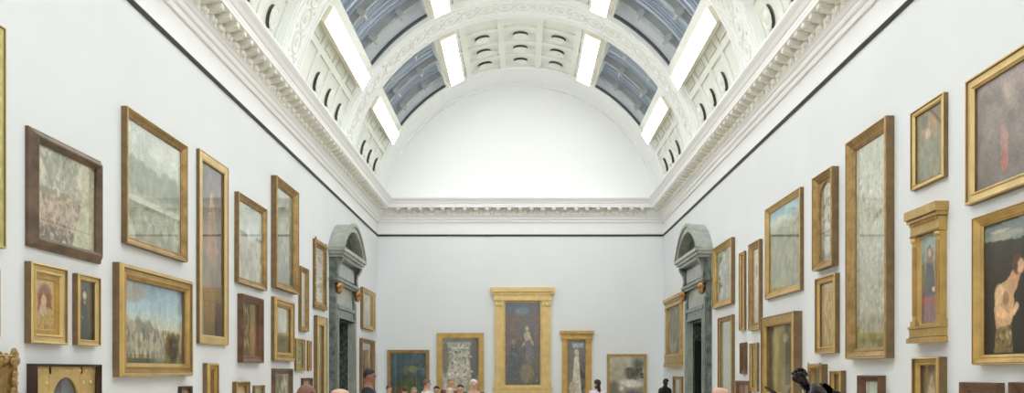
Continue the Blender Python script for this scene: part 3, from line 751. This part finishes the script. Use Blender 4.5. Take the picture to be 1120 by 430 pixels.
side_picture('L', (296.6, 402.5, None), (321.5, 404, None), .10, .13, 'scoop', 'brown',
             [('g', (170, 164, 140), (140, 130, 104)), ('s', 30, .1, .1, .9, .9, [(96, 92, 74), (200, 194, 170)], .07, 2.), ('n', .2)],
             'brown-framed picture with pale upright figures at the bottom of the left wall', bottom=1.0)
side_picture('L', (326.2, 290, 361.8), (339, 295.5, 363), .09, .14, 'scoop', 'gold_dark',
             [('g', (196, 190, 168), (176, 168, 142)), ('n', .12)], 'narrow pale picture in a gilt frame beside the rococo frame')
side_picture('L', (321.8, 370, 406.3), (334.8, 371.8, 406), .07, .10, 'cassetta', 'gold',
             [('g', (130, 136, 96), (96, 104, 60)), ('n', .3)], 'small green landscape in a gilt frame, left of an adjoining pair')
side_picture('L', (335.4, 372.3, 405.8), (341.6, 373.4, 405.6), .06, .08, 'cassetta', 'gold',
             [('g', (136, 130, 92), (104, 96, 60)), ('n', .3)], 'small olive picture in a gilt frame, right of an adjoining pair')
side_picture('L', (342, 259.5, 336.8), (358.2, 270.5, 338.4), .08, .20, 'scoop', 'gold_dark',
             [('g', (196, 196, 180), (180, 176, 152)), ('e', .5, .4, .3, .2, (160, 150, 128)), ('n', .14)],
             'rococo carved and scrolled gilt frame next to the left door surround', style='leafy')
side_picture('L', (343, 344.3, None), (359.3, 348.2, None), .12, .26, 'flat', 'gold_pale',
             [('g', (150, 144, 116), (110, 100, 70)), ('e', .5, .3, .2, .12, (190, 180, 150)), ('n', .25)],
             'tall picture in a wide flat pale gilt frame below the rococo frame', bottom=2.6)
side_picture('L', (221.6, 396.8, None), (241.4, 398, None), .12, .13, 'step', 'gold',
             [('g', (110, 84, 66), (84, 70, 66)), ('e', .5, .35, .22, .16, (196, 160, 130)), ('e', .5, .7, .3, .25, (130, 130, 150)), ('n', .25)],
             'small gilt frame with a pointed arched opening at the bottom of the left wall', bottom=.75, style='arch')
side_picture('L', (194.5, 422.3, None), (211.5, 422.8, None), .06, .05, 'flat', 'darkwood', [('g', (150, 116, 80), (120, 90, 60)), ('n', .25)],
             'small dark wood frame just showing at the bottom edge, under the landscape', bottom=.45)
side_picture('L', (329, 413, None), (343, 414, None), .07, .09, 'cassetta', 'mahogany', [('g', (140, 110, 84), (104, 80, 60)), ('n', .25)],
             'small red-brown frame low on the left wall behind the visitors', bottom=.6)
side_picture('L', (394, 313.7, 360.5), (411.3, 320.7, 361), .12, .19, 'scoop', 'gold',
             [('g', (140, 130, 96), (110, 94, 64)), ('e', .5, .4, .2, .2, (170, 150, 112)), ('n', .3)],
             'gilt framed picture right of the left door, upper of two')
side_picture('L', (393, 368.8, None), (411, 373.5, None), .12, .17, 'scoop', 'gold_dark',
             [('g', (112, 84, 60), (70, 56, 46)), ('e', .5, .3, .2, .16, (176, 140, 112)), ('n', .3)],
             'gilt framed dark picture right of the left door, lower of two', bottom=1.9)
# ---- right wall
side_picture('R', (1215, -18, 180), (1052.8, 97, 218), .10, .16, 'cassetta', 'gold_pale',
             [('g', (140, 128, 122), (120, 108, 102), (104, 96, 92)), ('e', .32, .2, .05, .05, (224, 214, 180)), ('e', .3, .24, .16, .12, (156, 134, 118)), ('e', .27, .58, .035, .24, (160, 122, 110)), ('e', .275, .36, .018, .04, (190, 166, 150)), ('e', .27, .8, .035, .1, (158, 96, 84)), ('s', 40, 0, .15, 1, .5, [(128, 112, 108), (140, 128, 118), (112, 104, 98)], .07), ('e', .78, .6, .3, .35, (92, 96, 98)), ('n', .16, 9)],
             'large twilight painting with a pale rising moon, cut by the right edge of the photo', glass=False)
side_picture('R', (1037.3, 98.8, 192.8), (993.8, 126, 209.6), .08, .085, 'cassetta', 'gold_pale',
             [('g', (128, 112, 84), (110, 106, 82)), ('e', .5, .3, .25, .2, (160, 116, 76)), ('e', .42, .34, .1, .08, (204, 172, 140)), ('e', .5, .7, .34, .3, (112, 112, 92)), ('e', .65, .8, .2, .18, (138, 124, 88)), ('e', .3, .15, .12, .1, (90, 80, 56)), ('n', .25)],
             'small figure picture in a narrow pale gilt frame, high on the right wall')
side_picture('R', (978.3, 125.5, 392), (922.3, 157.5, 393.3), .15, .20, 'scoop', 'gold_dark',
             [('gs', (0, (188, 190, 174)), (.5, (176, 176, 156)), (.85, (166, 160, 132)), (1, (146, 132, 84))), ('s', 100, .05, .1, .95, .85, [(200, 202, 190), (156, 152, 128), (176, 170, 146), (214, 214, 202), (128, 120, 96), (190, 176, 150)], .05, .9), ('r', 0, .655, 1, .66, (96, 94, 80)), ('s', 20, 0, .85, 1, 1, [(160, 148, 80), (120, 110, 70)], .09), ('n', .14, 9)],
             'very tall pale painting of many figures in a deep gilt frame')
side_picture('R', (1038, 218, 374), (988.5, 235, 375.8), .16, .19, 'flat', 'gold',
             [('gs', (0, (150, 178, 180)), (.24, (128, 150, 140)), (.36, (120, 112, 84)), (.6, (116, 84, 68)), (1, (112, 72, 80))), ('s', 16, 0, .2, 1, .4, [(90, 96, 66), (150, 126, 84)], .09), ('p', [(.12, .66), (.3, .3), (.62, .28), (.86, .64), (.8, .74), (.1, .74)], (50, 48, 52)), ('e', .48, .19, .1, .06, (206, 168, 140)), ('p', [(.34, .14), (.5, .1), (.66, .2), (.6, .32), (.36, .32)], (126, 72, 48)), ('e', .48, .2, .08, .05, (208, 170, 142)), ('e', .7, .62, .1, .03, (206, 168, 140)), ('r', .0, .68, 1, .82, (142, 58, 60)), ('s', 12, 0, .84, 1, 1, [(108, 70, 96), (140, 84, 70), (84, 56, 74)], .1, 2), ('n', .12)],
             'woman in black behind a red ledge, gilt frame with cornice, right wall', style='tabernacle', inner=(.30, .20), m2='gold_pale')
side_picture('R', (1215, 196, 399), (1060.3, 235.6, 398.3), .12, .135, 'scoop', 'gold',
             shift([('g', (54, 52, 44), (36, 30, 24), (26, 22, 17)), ('p', [(0, .03), (.5, .0), (.6, .10), (.35, .16), (0, .13)], (104, 118, 116)), ('e', .2, .11, .18, .03, (140, 144, 130)), ('e', .16, .07, .1, .012, (166, 166, 148)), ('e', .64, .45, .22, .45, (28, 22, 18)),
              ('p', [(.19, .99), (.17, .80), (.15, .66), (.17, .53), (.22, .47), (.28, .45), (.33, .50), (.35, .60), (.34, .72), (.31, .80), (.33, .99)], (190, 146, 102)), ('p', [(.27, .46), (.34, .38), (.41, .42), (.37, .53), (.32, .58)], (184, 136, 96)),
              ('e', .385, .35, .050, .07, (92, 52, 34)), ('e', .41, .365, .034, .055, (204, 156, 118), 15), ('p', [(.43, .33), (.452, .36), (.43, .37)], (204, 156, 118)), ('e', .375, .30, .03, .03, (80, 44, 30)), ('e', .365, .36, .022, .03, (70, 40, 28)),
              ('e', .20, .55, .045, .08, (222, 182, 134), 10), ('p', [(.155, .60), (.20, .62), (.30, .70), (.36, .64), (.38, .68), (.31, .76), (.18, .71)], (216, 172, 122)), ('e', .375, .65, .02, .03, (206, 160, 116)), ('e', .27, .58, .03, .05, (150, 106, 72)),
              ('p', [(.17, .80), (.32, .78), (.34, .99), (.15, .99)], (112, 96, 54)), ('s', 8, .17, .8, .33, .98, [(176, 152, 92), (70, 54, 34)], .02), ('n', .14, 14)], -.05),
             'dark painting of a bare-armed figure in roped gilt frame at the right edge', style='rope', glass=False)
side_picture('R', (968.9, 410.6, None), (935.5, 410.8, None), .13, .11, 'scoop', 'mahogany',
             [('g', (196, 208, 198), (186, 192, 176)), ('n', .08)], 'pale picture in a red-brown wooden frame at the bottom of the right wall', bottom=.8)
side_picture('R', (1036, 389.8, None), (994.2, 391.6, None), .14, .13, 'cassetta', 'gold',
             [('g', (130, 110, 80), (110, 92, 66)), ('e', .5, .55, .26, .34, (204, 186, 148)), ('e', .5, .24, .1, .1, (200, 166, 130)), ('n', .2)],
             'pale robed figure in a gilt frame under the portrait behind a red ledge', bottom=1.0)
side_picture('R', (1099, 418.3, None), (1047, 418.3, None), .10, .12, 'scoop', 'mahogany', [('g', (120, 84, 60), (90, 66, 50)), ('n', .2)],
             'red-brown frame at the bottom edge below the kneeling figure', bottom=.6)
side_picture('R', (1180, 418.8, None), (1100.5, 418.6, None), .10, .12, 'scoop', 'mahogany', [('g', (110, 80, 60), (84, 62, 48)), ('n', .2)],
             'red-brown frame in the lower right corner of the photo', bottom=.6)
side_picture('R', (905.4, 398, None), (881.5, 399, None), .14, .13, 'scoop', 'gold_dark', [('g', (96, 108, 92), (104, 84, 50)), ('n', .25)],
             'antique carved gilt frame behind the bronze sculpture, left of two', bottom=.8, style='leafy')
side_picture('R', (925.5, 404.8, None), (905.6, 406, None), .12, .07, 'cassetta', 'gold', [('g', (142, 116, 60), (120, 92, 50)), ('n', .2)],
             'plain gilt frame with an ochre picture behind the bronze sculpture, right of two', bottom=.6)
side_picture('R', (917.6, 181, 290.5), (886, 196, 297), .15, .165, 'scoop', 'gold_dark',
             [('g', (150, 140, 120), (170, 168, 160), (110, 100, 84)), ('e', .55, .4, .3, .22, (196, 190, 180)), ('r', 0, .62, 1, .65, (60, 54, 48)), ('r', .1, .28, .9, .33, (130, 120, 100)), ('e', .5, .8, .3, .12, (186, 184, 176)), ('s', 24, .1, .1, .9, .6, [(120, 96, 70), (190, 184, 170), (90, 74, 58)], .08), ('n', .2)],
             'pale picture with an arched top in a deep antique gilt frame', style='arch')
side_picture('R', (918.6, 299.4, 386.7), (889.4, 304.2, 386.9), .11, .14, 'cassetta', 'gold',
             [('g', (176, 150, 112), (160, 134, 96)), ('s', 26, .2, .15, .8, .9, [(206, 184, 150), (140, 110, 78), (190, 160, 118)], .09, 2.2), ('n', .16)],
             'warm pale figure group in a gilt frame directly below the arched picture')
side_picture('R', (879.2, 204, 318.6), (835.5, 230, 326.8), .09, .15, 'scoop', 'gold',
             [('gs', (0, (120, 172, 200)), (.14, (170, 196, 196)), (.22, (160, 160, 136)), (.3, (112, 118, 78)), (1, (124, 116, 70))), ('e', .35, .14, .2, .04, (206, 208, 186)), ('p', [(0, .32), (.35, .22), (.7, .3), (1, .2), (1, .6), (0, .7)], (104, 112, 74)), ('s', 90, 0, .3, 1, .98, [(92, 100, 58), (134, 130, 84), (112, 116, 66), (150, 134, 84), (84, 88, 54)], .07), ('n', .16, 10)],
             'green hill landscape under blue sky in a gilt frame')
side_picture('R', (877.5, 337, None), (829.8, 350.6, None), .20, .22, 'flat', 'gold',
             [('g', (112, 108, 76), (94, 88, 60)), ('e', .6, .35, .22, .3, (74, 72, 52)), ('e', .6, .2, .1, .07, (150, 140, 104)), ('e', .65, .8, .2, .2, (110, 106, 92)), ('e', .2, .5, .12, .5, (150, 140, 96)), ('n', .25)],
             'dim interior painting in a massive wide flat gilt frame above the bronze sculpture', bottom=1.62)
side_picture('R', (816.5, 273, 361.4), (807.2, 278.5, 361.8), .08, .09, 'cassetta', 'gold',
             [('g', (186, 150, 140), (170, 136, 124)), ('e', .5, .4, .3, .2, (206, 184, 176)), ('n', .2)],
             'narrow pinkish picture in a gilt frame, left of a tall adjoining pair')
side_picture('R', (834.3, 261, 360.6), (817.2, 268, 361.6), .10, .20, 'scoop', 'gold_dark',
             [('g', (190, 172, 140), (170, 150, 116)), ('e', .5, .5, .25, .3, (206, 190, 164)), ('e', .5, .3, .14, .08, (120, 84, 60)), ('n', .2)],
             'tall narrow figure picture in a gilt frame, right of a tall adjoining pair')
side_picture('R', (804, 259, 331.5), (778, 272.5, 338.5), .12, .20, 'scoop', 'gold',
             [('g', (150, 156, 132), (126, 130, 104), (104, 100, 76)), ('s', 40, .05, .1, .95, .95, [(112, 116, 88), (170, 168, 140), (90, 88, 66)], .09), ('n', .2)],
             'greenish picture in a wide gilt frame next to the right door surround, upper of two')
side_picture('R', (803.8, 343.5, None), (783.8, 348.2, None), .10, .16, 'cassetta', 'gold_dark',
             [('g', (170, 168, 150), (158, 150, 124)), ('e', .5, .5, .3, .3, (176, 174, 156)), ('n', .12)],
             'tall pale picture in a gilt frame next to the right door surround, lower of two', bottom=2.6)
side_picture('R', (817.6, 374.3, 409.2), (808, 375.4, 409.4), .08, .12, 'cassetta', 'mahogany',
             [('g', (120, 114, 100), (92, 86, 74)), ('n', .25)], 'small grey picture in a thin brown frame, left of a low pair')
side_picture('R', (830.5, 374.8, None), (818.6, 375.6, None), .08, .10, 'cassetta', 'gold',
             [('g', (170, 160, 120), (150, 136, 96)), ('n', .2)], 'small ochre picture in a gilt frame, right of a low pair', bottom=1.0)
side_picture('R', (822, 416.6, None), (803.5, 416.6, None), .08, .12, 'scoop', 'mahogany', [('g', (150, 100, 76), (120, 80, 60)), ('n', .2)],
             'small red-brown frame at the bottom edge below the low pair', bottom=.6)
side_picture('R', (748, 319.5, 400.6), (724.8, 329.5, 402.5), .16, .26, 'flat', 'gold',
             [('g', (112, 110, 92), (90, 84, 66)), ('s', 40, .05, .05, .95, .95, [(76, 80, 66), (140, 130, 104), (112, 96, 70)], .1, 1.8), ('n', .25)],
             'dim figure painting in corniced gilt frame, left of the right door', style='tabernacle', inner=(.30, .38), glass=False)
side_picture('R', (747.5, 411.3, None), (735, 412, None), .08, .13, 'cassetta', 'gold_dark', [('g', (150, 140, 116), (140, 110, 84)), ('n', .2)],
             'small picture low on the right wall between the end wall and the door', bottom=1.0)
# ---- end wall
end_picture(423.4, 469.5, 382.6, 452, .08, .15, 'cassetta', 'gold_dark',
            [('g', (58, 84, 96), (50, 70, 76), (46, 50, 36)), ('e', .42, .3, .09, .08, (96, 92, 74)), ('e', .62, .28, .12, .06, (120, 132, 72)), ('e', .5, .6, .3, .18, (62, 78, 44)), ('e', .2, .7, .14, .12, (90, 60, 40)), ('n', .2, 8)],
            'dark teal painting in an antique gilt frame, leftmost on the end wall')
end_picture(477.8, 529.2, 364.2, 450, .10, .22, 'flat', 'gold',
            [('g', (150, 148, 132), (186, 182, 164), (150, 140, 116)), ('r', 0, 0, 1, .06, (96, 90, 76)), ('e', .9, .3, .14, .34, (62, 60, 50)), ('e', .08, .3, .1, .25, (90, 84, 66)), ('s', 30, .2, .08, .8, .4, [(120, 112, 90), (206, 204, 190), (84, 78, 62)], .045, 1.2), ('r', .25, .12, .75, .16, (206, 204, 190)), ('r', .3, .16, .33, .4, (200, 198, 184)), ('r', .5, .16, .53, .4, (200, 198, 184)), ('r', .67, .16, .70, .4, (200, 198, 184)), ('s', 60, .05, .4, .85, .98, [(206, 204, 192), (160, 150, 128), (110, 98, 78), (222, 220, 210)], .05, .8), ('n', .18, 12)],
            'pale crowded white architectural scene in a broad flat gilt frame on the end wall')
end_picture(536.6, 606.8, 314.3, 440, .20, .50, 'flat', 'gold_pale',
            [('g', (58, 66, 84), (74, 60, 48), (62, 54, 46)), ('p', [(.02, .2), (.3, .12), (.4, .5), (.05, .5)], (84, 58, 46)), ('p', [(.78, .1), (1, .05), (1, .5), (.84, .5)], (86, 60, 56)), ('p', [(.34, .1), (.6, .06), (.62, .3), (.36, .34)], (78, 62, 50)), ('e', .5, .1, .2, .05, (92, 106, 124)), ('p', [(.56, .42), (.72, .4), (.84, .62), (.8, .74), (.58, .72)], (88, 88, 92)), ('e', .63, .4, .09, .06, (190, 170, 138)), ('e', .62, .31, .05, .025, (206, 184, 150)), ('e', .76, .46, .03, .06, (180, 156, 124), -20), ('e', .55, .49, .03, .05, (176, 150, 118), 30), ('p', [(.05, .96), (.14, .52), (.34, .5), (.5, .8), (.4, .96)], (40, 42, 54)), ('e', .24, .48, .06, .03, (140, 108, 84)), ('e', .62, .86, .2, .12, (112, 96, 58)), ('s', 110, .02, .05, .98, .98, [(90, 80, 64), (52, 54, 66), (130, 100, 66), (40, 38, 40), (112, 104, 80)], .03, 1.6), ('n', .22, 14)],
            'large dark painting in pilastered gilt frame with wide cornice, middle of the end wall', style='tabernacle', inner=(.44, .50), m2='gold_pale')
end_picture(612, 650, 361.8, 445, .14, .30, 'flat', 'gold',
            [('g', (84, 84, 88), (90, 80, 64), (120, 104, 80)), ('r', .25, .04, .9, .14, (150, 160, 168)), ('p', [(.2, .98), (.36, .3), (.6, .26), (.8, .98)], (206, 198, 176)), ('e', .5, .22, .14, .07, (196, 172, 140)), ('e', .25, .85, .2, .12, (180, 160, 128)), ('e', .85, .6, .12, .3, (66, 60, 52)), ('n', .2, 8)],
            'white-robed figure in a narrow gilt frame with cornice on the end wall', style='tabernacle', inner=(.28, .3))
end_picture(664, 707.6, 387.2, 452, .07, .11, 'cassetta', 'gold',
            [('g', (190, 186, 168), (170, 160, 140), (90, 80, 70)), ('e', .82, .14, .16, .10, (96, 92, 84), 0, .5), ('e', .68, .32, .22, .10, (76, 72, 66), 0, .4), ('s', 14, .45, .2, .98, .42, [(84, 80, 72), (120, 112, 100), (60, 58, 54)], .07), ('e', .62, .50, .32, .07, (228, 226, 218), 5, .3), ('e', .3, .58, .14, .05, (214, 210, 200)), ('e', .14, .62, .14, .16, (84, 78, 58), 0, .4), ('e', .66, .78, .28, .14, (62, 60, 96), 0, .3), ('n', .16, 8)],
            'pale painting with dark shapes in thin gilt frame, rightmost on the end wall')

# ---------------------------------------------------------------- figures
def skin_mesh(name, pts, edges, m, parent, sub=2, root=0):
    me = bpy.data.meshes.new(name); me.from_pydata([p[:3] for p in pts], edges, []); o = bpy.data.objects.new(name, me); COL.objects.link(o)
    if parent: o.parent = parent
    md = o.modifiers.new('skin', 'SKIN'); md.use_smooth_shade = True
    if not me.skin_vertices: 
        bpy.context.view_layer.objects.active = o
    sv = me.skin_vertices[0].data
    for i, p in enumerate(pts):
        r = p[3]; sv[i].radius = (r, r) if not isinstance(r, tuple) else r; sv[i].use_root = (i == root)
    sb = o.modifiers.new('sub', 'SUBSURF'); sb.levels = sub; sb.render_levels = sub
    me.materials.append(m); return o

def body_points(h, J):
    """joints scaled by height h; J overrides joints; returns pts, edges (root = pelvis)"""
    P = {'pelvis': (0, 0, .53, .078), 'belly': (0, 0, .60, .070), 'chest': (0, 0, .70, .078), 'upper': (0, .006, .775, .070), 'neck': (0, .008, .84, .032), 'jaw': (0, -.006, .875, .036),
         'head': (0, -.006, .92, .050), 'crown': (0, 0, .958, .040), 'nose': (0, -.064, .912, .008), 'brow': (0, -.05, .93, .02), 'earL': (-.052, .002, .915, .009), 'earR': (.052, .002, .915, .009)}
    for s, k in ((-1, 'L'), (1, 'R')):
        P.update({'sh' + k: (s * .105, .005, .79, .036), 'el' + k: (s * .13, .02, .64, .026), 'wr' + k: (s * .135, -.03, .50, .017), 'pa' + k: (s * .135, -.045, .465, .019),
                  'hip' + k: (s * .052, 0, .49, .054), 'kn' + k: (s * .058, -.008, .28, .034), 'an' + k: (s * .06, .012, .05, .024), 'toe' + k: (s * .068, -.075, .018, .018)})
    P.update(J or {})
    for s, k in ((-1, 'L'), (1, 'R')):
        pa = Vector(P['pa' + k][:3]); wr = Vector(P['wr' + k][:3]); d = (pa - wr).normalized(); lat = Vector((0, 1, 0)) if abs((pa - wr).normalized().y) < .9 else Vector((1, 0, 0)); lat = (lat - d * lat.dot(d)).normalized(); nrm = d.cross(lat) * -s
        for i, (off, L) in enumerate(((-.014, .038), (-.005, .044), (.005, .041), (.013, .032))):
            a = pa + lat * off + d * .014; P['f%d%s' % (i, k)] = (*a, .0058); b_ = a + d * L * .55 + nrm * .004; P['g%d%s' % (i, k)] = (*b_, .0052); c = b_ + d * L * .4 + nrm * .012; P['h%d%s' % (i, k)] = (*c, .0042)
        a = wr + d * .012 - lat * .018 + nrm * .006; P['t0' + k] = (*a, .007); P['t1' + k] = (*(a + d * .02 - lat * .012 + nrm * .006), .006)
    E = [('pelvis', 'belly'), ('belly', 'chest'), ('chest', 'upper'), ('upper', 'neck'), ('neck', 'jaw'), ('jaw', 'head'), ('head', 'crown'), ('head', 'nose'), ('head', 'earL'), ('head', 'earR')]
    P.pop('brow')
    for k in 'LR':
        E += [('upper', 'sh' + k), ('sh' + k, 'el' + k), ('el' + k, 'wr' + k), ('wr' + k, 'pa' + k), ('wr' + k, 't0' + k), ('t0' + k, 't1' + k), ('pelvis', 'hip' + k), ('hip' + k, 'kn' + k), ('kn' + k, 'an' + k), ('an' + k, 'toe' + k)]
        for i in range(4): E += [('pa' + k, 'f%d%s' % (i, k)), ('f%d%s' % (i, k), 'g%d%s' % (i, k)), ('g%d%s' % (i, k), 'h%d%s' % (i, k))]
    return P, E
def mk(name, P, E, h, m, parent, grow=0., keys=None, sub=2):
    ks = [k for k in P if (keys is None or k in keys)]; ix = {k: i for i, k in enumerate(ks)}
    pts = []
    for k in ks:
        p = P[k]; pts.append((p[0] * h, p[1] * h, p[2] * h, (p[3] + grow) * h))
    ed = [(ix[a], ix[b_]) for a, b_ in E if a in ix and b_ in ix]
    root = ix.get('pelvis', ix.get('chest', 0))
    return skin_mesh(name, pts, ed, m, parent, sub, root)

def person(px, ytop, d, face, label, hair, top, legs=(60, 60, 70), skinc=(206, 164, 140), bald=False, long=False, group='visitors looking at the paintings', J=None, hgt=None):
    x = (px - VX) * d / F; h = (H + (VY - ytop) * d / F)
    root = empty('person', (x, d, 0), math.radians(face)); tag(root, label, 'person', group)
    sk = mat('skin', skinc, .5, noise=.05); P, E = body_points(h, J)
    mk('body', P, E, h / 1.0, sk, root)
    tm = mat('top_cloth', top, .8, noise=.1); lm = mat('trouser_cloth', legs, .8, noise=.1)
    mk('jacket', P, E, h, tm, root, .012, {'pelvis', 'belly', 'chest', 'upper', 'shL', 'shR', 'elL', 'elR', 'wrL', 'wrR'})
    mk('trousers', P, E, h, lm, root, .011, {'pelvis', 'hipL', 'hipR', 'knL', 'knR', 'anL', 'anR'})
    for k in 'LR':
        t = P['toe' + k]; a = P['an' + k]; b = MB(); b.ell(((t[0] + a[0]) / 2 * h, (t[1] + a[1]) / 2 * h, .022 * h), (.03 * h, .075 * h, .026 * h)); b.build('shoe', M['darkwood'], root, smooth=True)
    # hair: a cap of hair over skull and back of the head
    hm = mat('hair', hair, .6, noise=.25, nscale=40); hd = P['head']; b = MB(); rings = []
    for i in range(11):
        f = i / 10; rr = []
        for j in range(20):
            t = 2 * math.pi * j / 20; fr = max(0, -math.sin(t))          # fr > 0 : front
            ph = math.pi * (.02 + (.66 - .30 * min(1, fr * 1.4)) * f)
            k = 1 - .10 * max(0, f - .7) / .3
            rr.append((hd[0] * h + .0515 * h * k * math.sin(ph) * math.cos(t), (hd[1] + .004) * h + .0575 * h * k * math.sin(ph) * math.sin(t), (hd[2] + .008) * h + .057 * h * math.cos(ph)))
        rings.append(rr)
    if long: rings += [[(p[0] * 1.0, p[1] + .012 * h, p[2] - .05 * h) for p in rings[-1]], [(p[0] * .9, p[1] + .016 * h, p[2] - .10 * h) for p in rings[-1]]]
    if not bald: b.loft(rings).build('hair', hm, root, smooth=True)
    # eyes and mouth
    em = mat('eye', (40, 32, 28), .2)
    for s in (-1, 1): MB().ell((s * .021 * h, hd[1] * h - .046 * h, (hd[2] - .003) * h), (.006 * h, .006 * h, .004 * h), 8, 6).build('eye', em, root, smooth=True)
    b = MB(); b.ell((0, hd[1] * h - .042 * h, (hd[2] - .036) * h), (.015 * h, .006 * h, .004 * h), 8, 6); b.build('mouth', mat('lips', (170, 100, 90), .5), root, smooth=True)
    return root
armf = {'elR': (.14, -.03, .66, .026), 'wrR': (.09, -.13, .66, .017), 'paR': (.07, -.155, .675, .019)}
person(403.5, 401, 15.5, 95, 'dark-haired person in dark clothes standing before the left wall', (26, 20, 20), (48, 48, 60), skinc=(150, 104, 84))
person(372, 416, 8.2, 200, 'close bald person in pinkish top beside the left door', (150, 120, 104), (196, 160, 148), bald=True)
person(335, 417.5, 8.6, 170, 'close person with reddish-brown hair in front of the lower left pictures', (140, 92, 78), (184, 146, 130))
person(425.3, 420.5, 24.2, 60, 'person with light brown hair at the far left of the crowd', (120, 86, 64), (60, 62, 70))
person(442.6, 421.5, 23, 200, 'person with fair face and brown hair before the teal painting', (96, 66, 50), (150, 120, 100))
person(452.8, 422.5, 22, 10, 'grey-haired person second before the teal painting', (150, 146, 140), (110, 112, 118))
person(466.8, 413.5, 21, 110, 'person with short brown hair and white shirt between two end wall pictures', (128, 98, 82), (232, 232, 236), J=armf)
person(477.5, 421, 22, 0, 'dark figure right of the person in the white shirt', (44, 34, 32), (50, 44, 44))
person(493, 412, 21.5, 20, 'sandy grey-haired person before the white architectural scene', (176, 156, 130), (120, 70, 60))
person(492, 423, 18.2, 180, 'shorter pale-haired person in front of the sandy grey-haired one', (206, 188, 170), (150, 110, 100))
person(503.5, 419, 20.4, 0, 'person with reddish-brown hair before the white architectural scene', (92, 54, 46), (80, 60, 62))
person(518, 413.5, 19.3, 10, 'white-haired person in a navy jacket', (226, 224, 220), (52, 64, 104))
person(653.5, 413.8, 22, 210, 'dark-haired woman in a lilac white top by the white-robed figure painting', (44, 30, 30), (222, 216, 236), J=armf, long=True)
person(788, 415.5, 9.0, 190, 'close person in a dusty pink top beside the right door', (170, 134, 118), (190, 158, 146), bald=True)

def bronze(x, y, z0, h, rz, J, label, name='bronze_sculpture', plinth=True, snake=False):
    root = empty(name, (x, y, 0), rz); tag(root, label, 'sculpture')
    b = MB()
    b.box(-.42, .42, -.42, .42, 0, z0 * .2); b.box(-.38, .38, -.38, .38, z0 * .2, z0 * .9); b.box(-.41, .41, -.41, .41, z0 * .9, z0); b.build('plinth', M['plinth'], root)
    P, E = body_points(h, J)
    o = mk('figure', P, E, h, M['bronze'], root); o.location = (0, 0, z0)
    hd = P['head']; b = MB(); rs = random.Random(5)
    for i in range(46):     # curly hair
        a = rs.uniform(0, 2 * math.pi); q = rs.uniform(.15, 1.0); v = Vector((math.cos(a) * math.sqrt(1 - q * q), math.sin(a) * math.sqrt(1 - q * q), q))
        b.ell(((hd[0] + v.x * .048) * h, (hd[1] + .004 + v.y * .052) * h, z0 + (hd[2] + .012 + v.z * .05) * h), (.012 * h,) * 3, 6, 4)
    b.build('curled_hair', M['bronze'], root, smooth=True)
    return root
# leaning athlete-like bronze on the right: head forward, arm stretched out in front, other arm back
JL = {'pelvis': (.10, .05, .50, .078), 'belly': (.06, .02, .57, .070), 'chest': (-.01, 0, .655, .080), 'upper': (-.055, 0, .725, .084), 'neck': (-.105, -.005, .765, .036), 'jaw': (-.135, -.012, .79, .038),
      'head': (-.155, -.012, .825, .058), 'crown': (-.155, -.005, .862, .046), 'nose': (-.212, -.03, .808, .008), 'earL': (-.15, -.064, .825, .009), 'earR': (-.145, .04, .83, .009),
      'shL': (-.10, -.10, .70, .042), 'elL': (-.24, -.15, .63, .032), 'wrL': (-.36, -.17, .70, .019), 'paL': (-.395, -.175, .735, .021),
      'shR': (0, .09, .735, .055), 'elR': (.17, .12, .69, .04), 'wrR': (.26, .08, .60, .02), 'paR': (.29, .06, .57, .021),
      'hipL': (.06, -.04, .47, .058), 'knL': (-.11, -.10, .29, .040), 'anL': (-.08, -.10, .05, .026), 'toeL': (-.16, -.12, .018, .02),
      'hipR': (.15, .07, .47, .058), 'knR': (.20, .10, .27, .040), 'anR': (.34, .12, .06, .026), 'toeR': (.30, .18, .018, .02)}
bz = bronze(3.62, 11.0, .35, 1.72, 0, JL, 'dark bronze sculpture of a leaning figure stretching out an arm, before the right wall')
bronze((727.5 - VX) * .021, 21.0, .45, 1.24, math.radians(20), {'elL': (-.13, -.02, .70, .026), 'wrL': (-.08, -.06, .80, .017), 'paL': (-.06, -.07, .84, .019), 'head': (.01, -.012, .92, .05)},
       'small dark bronze standing statue between the end wall and the right door')
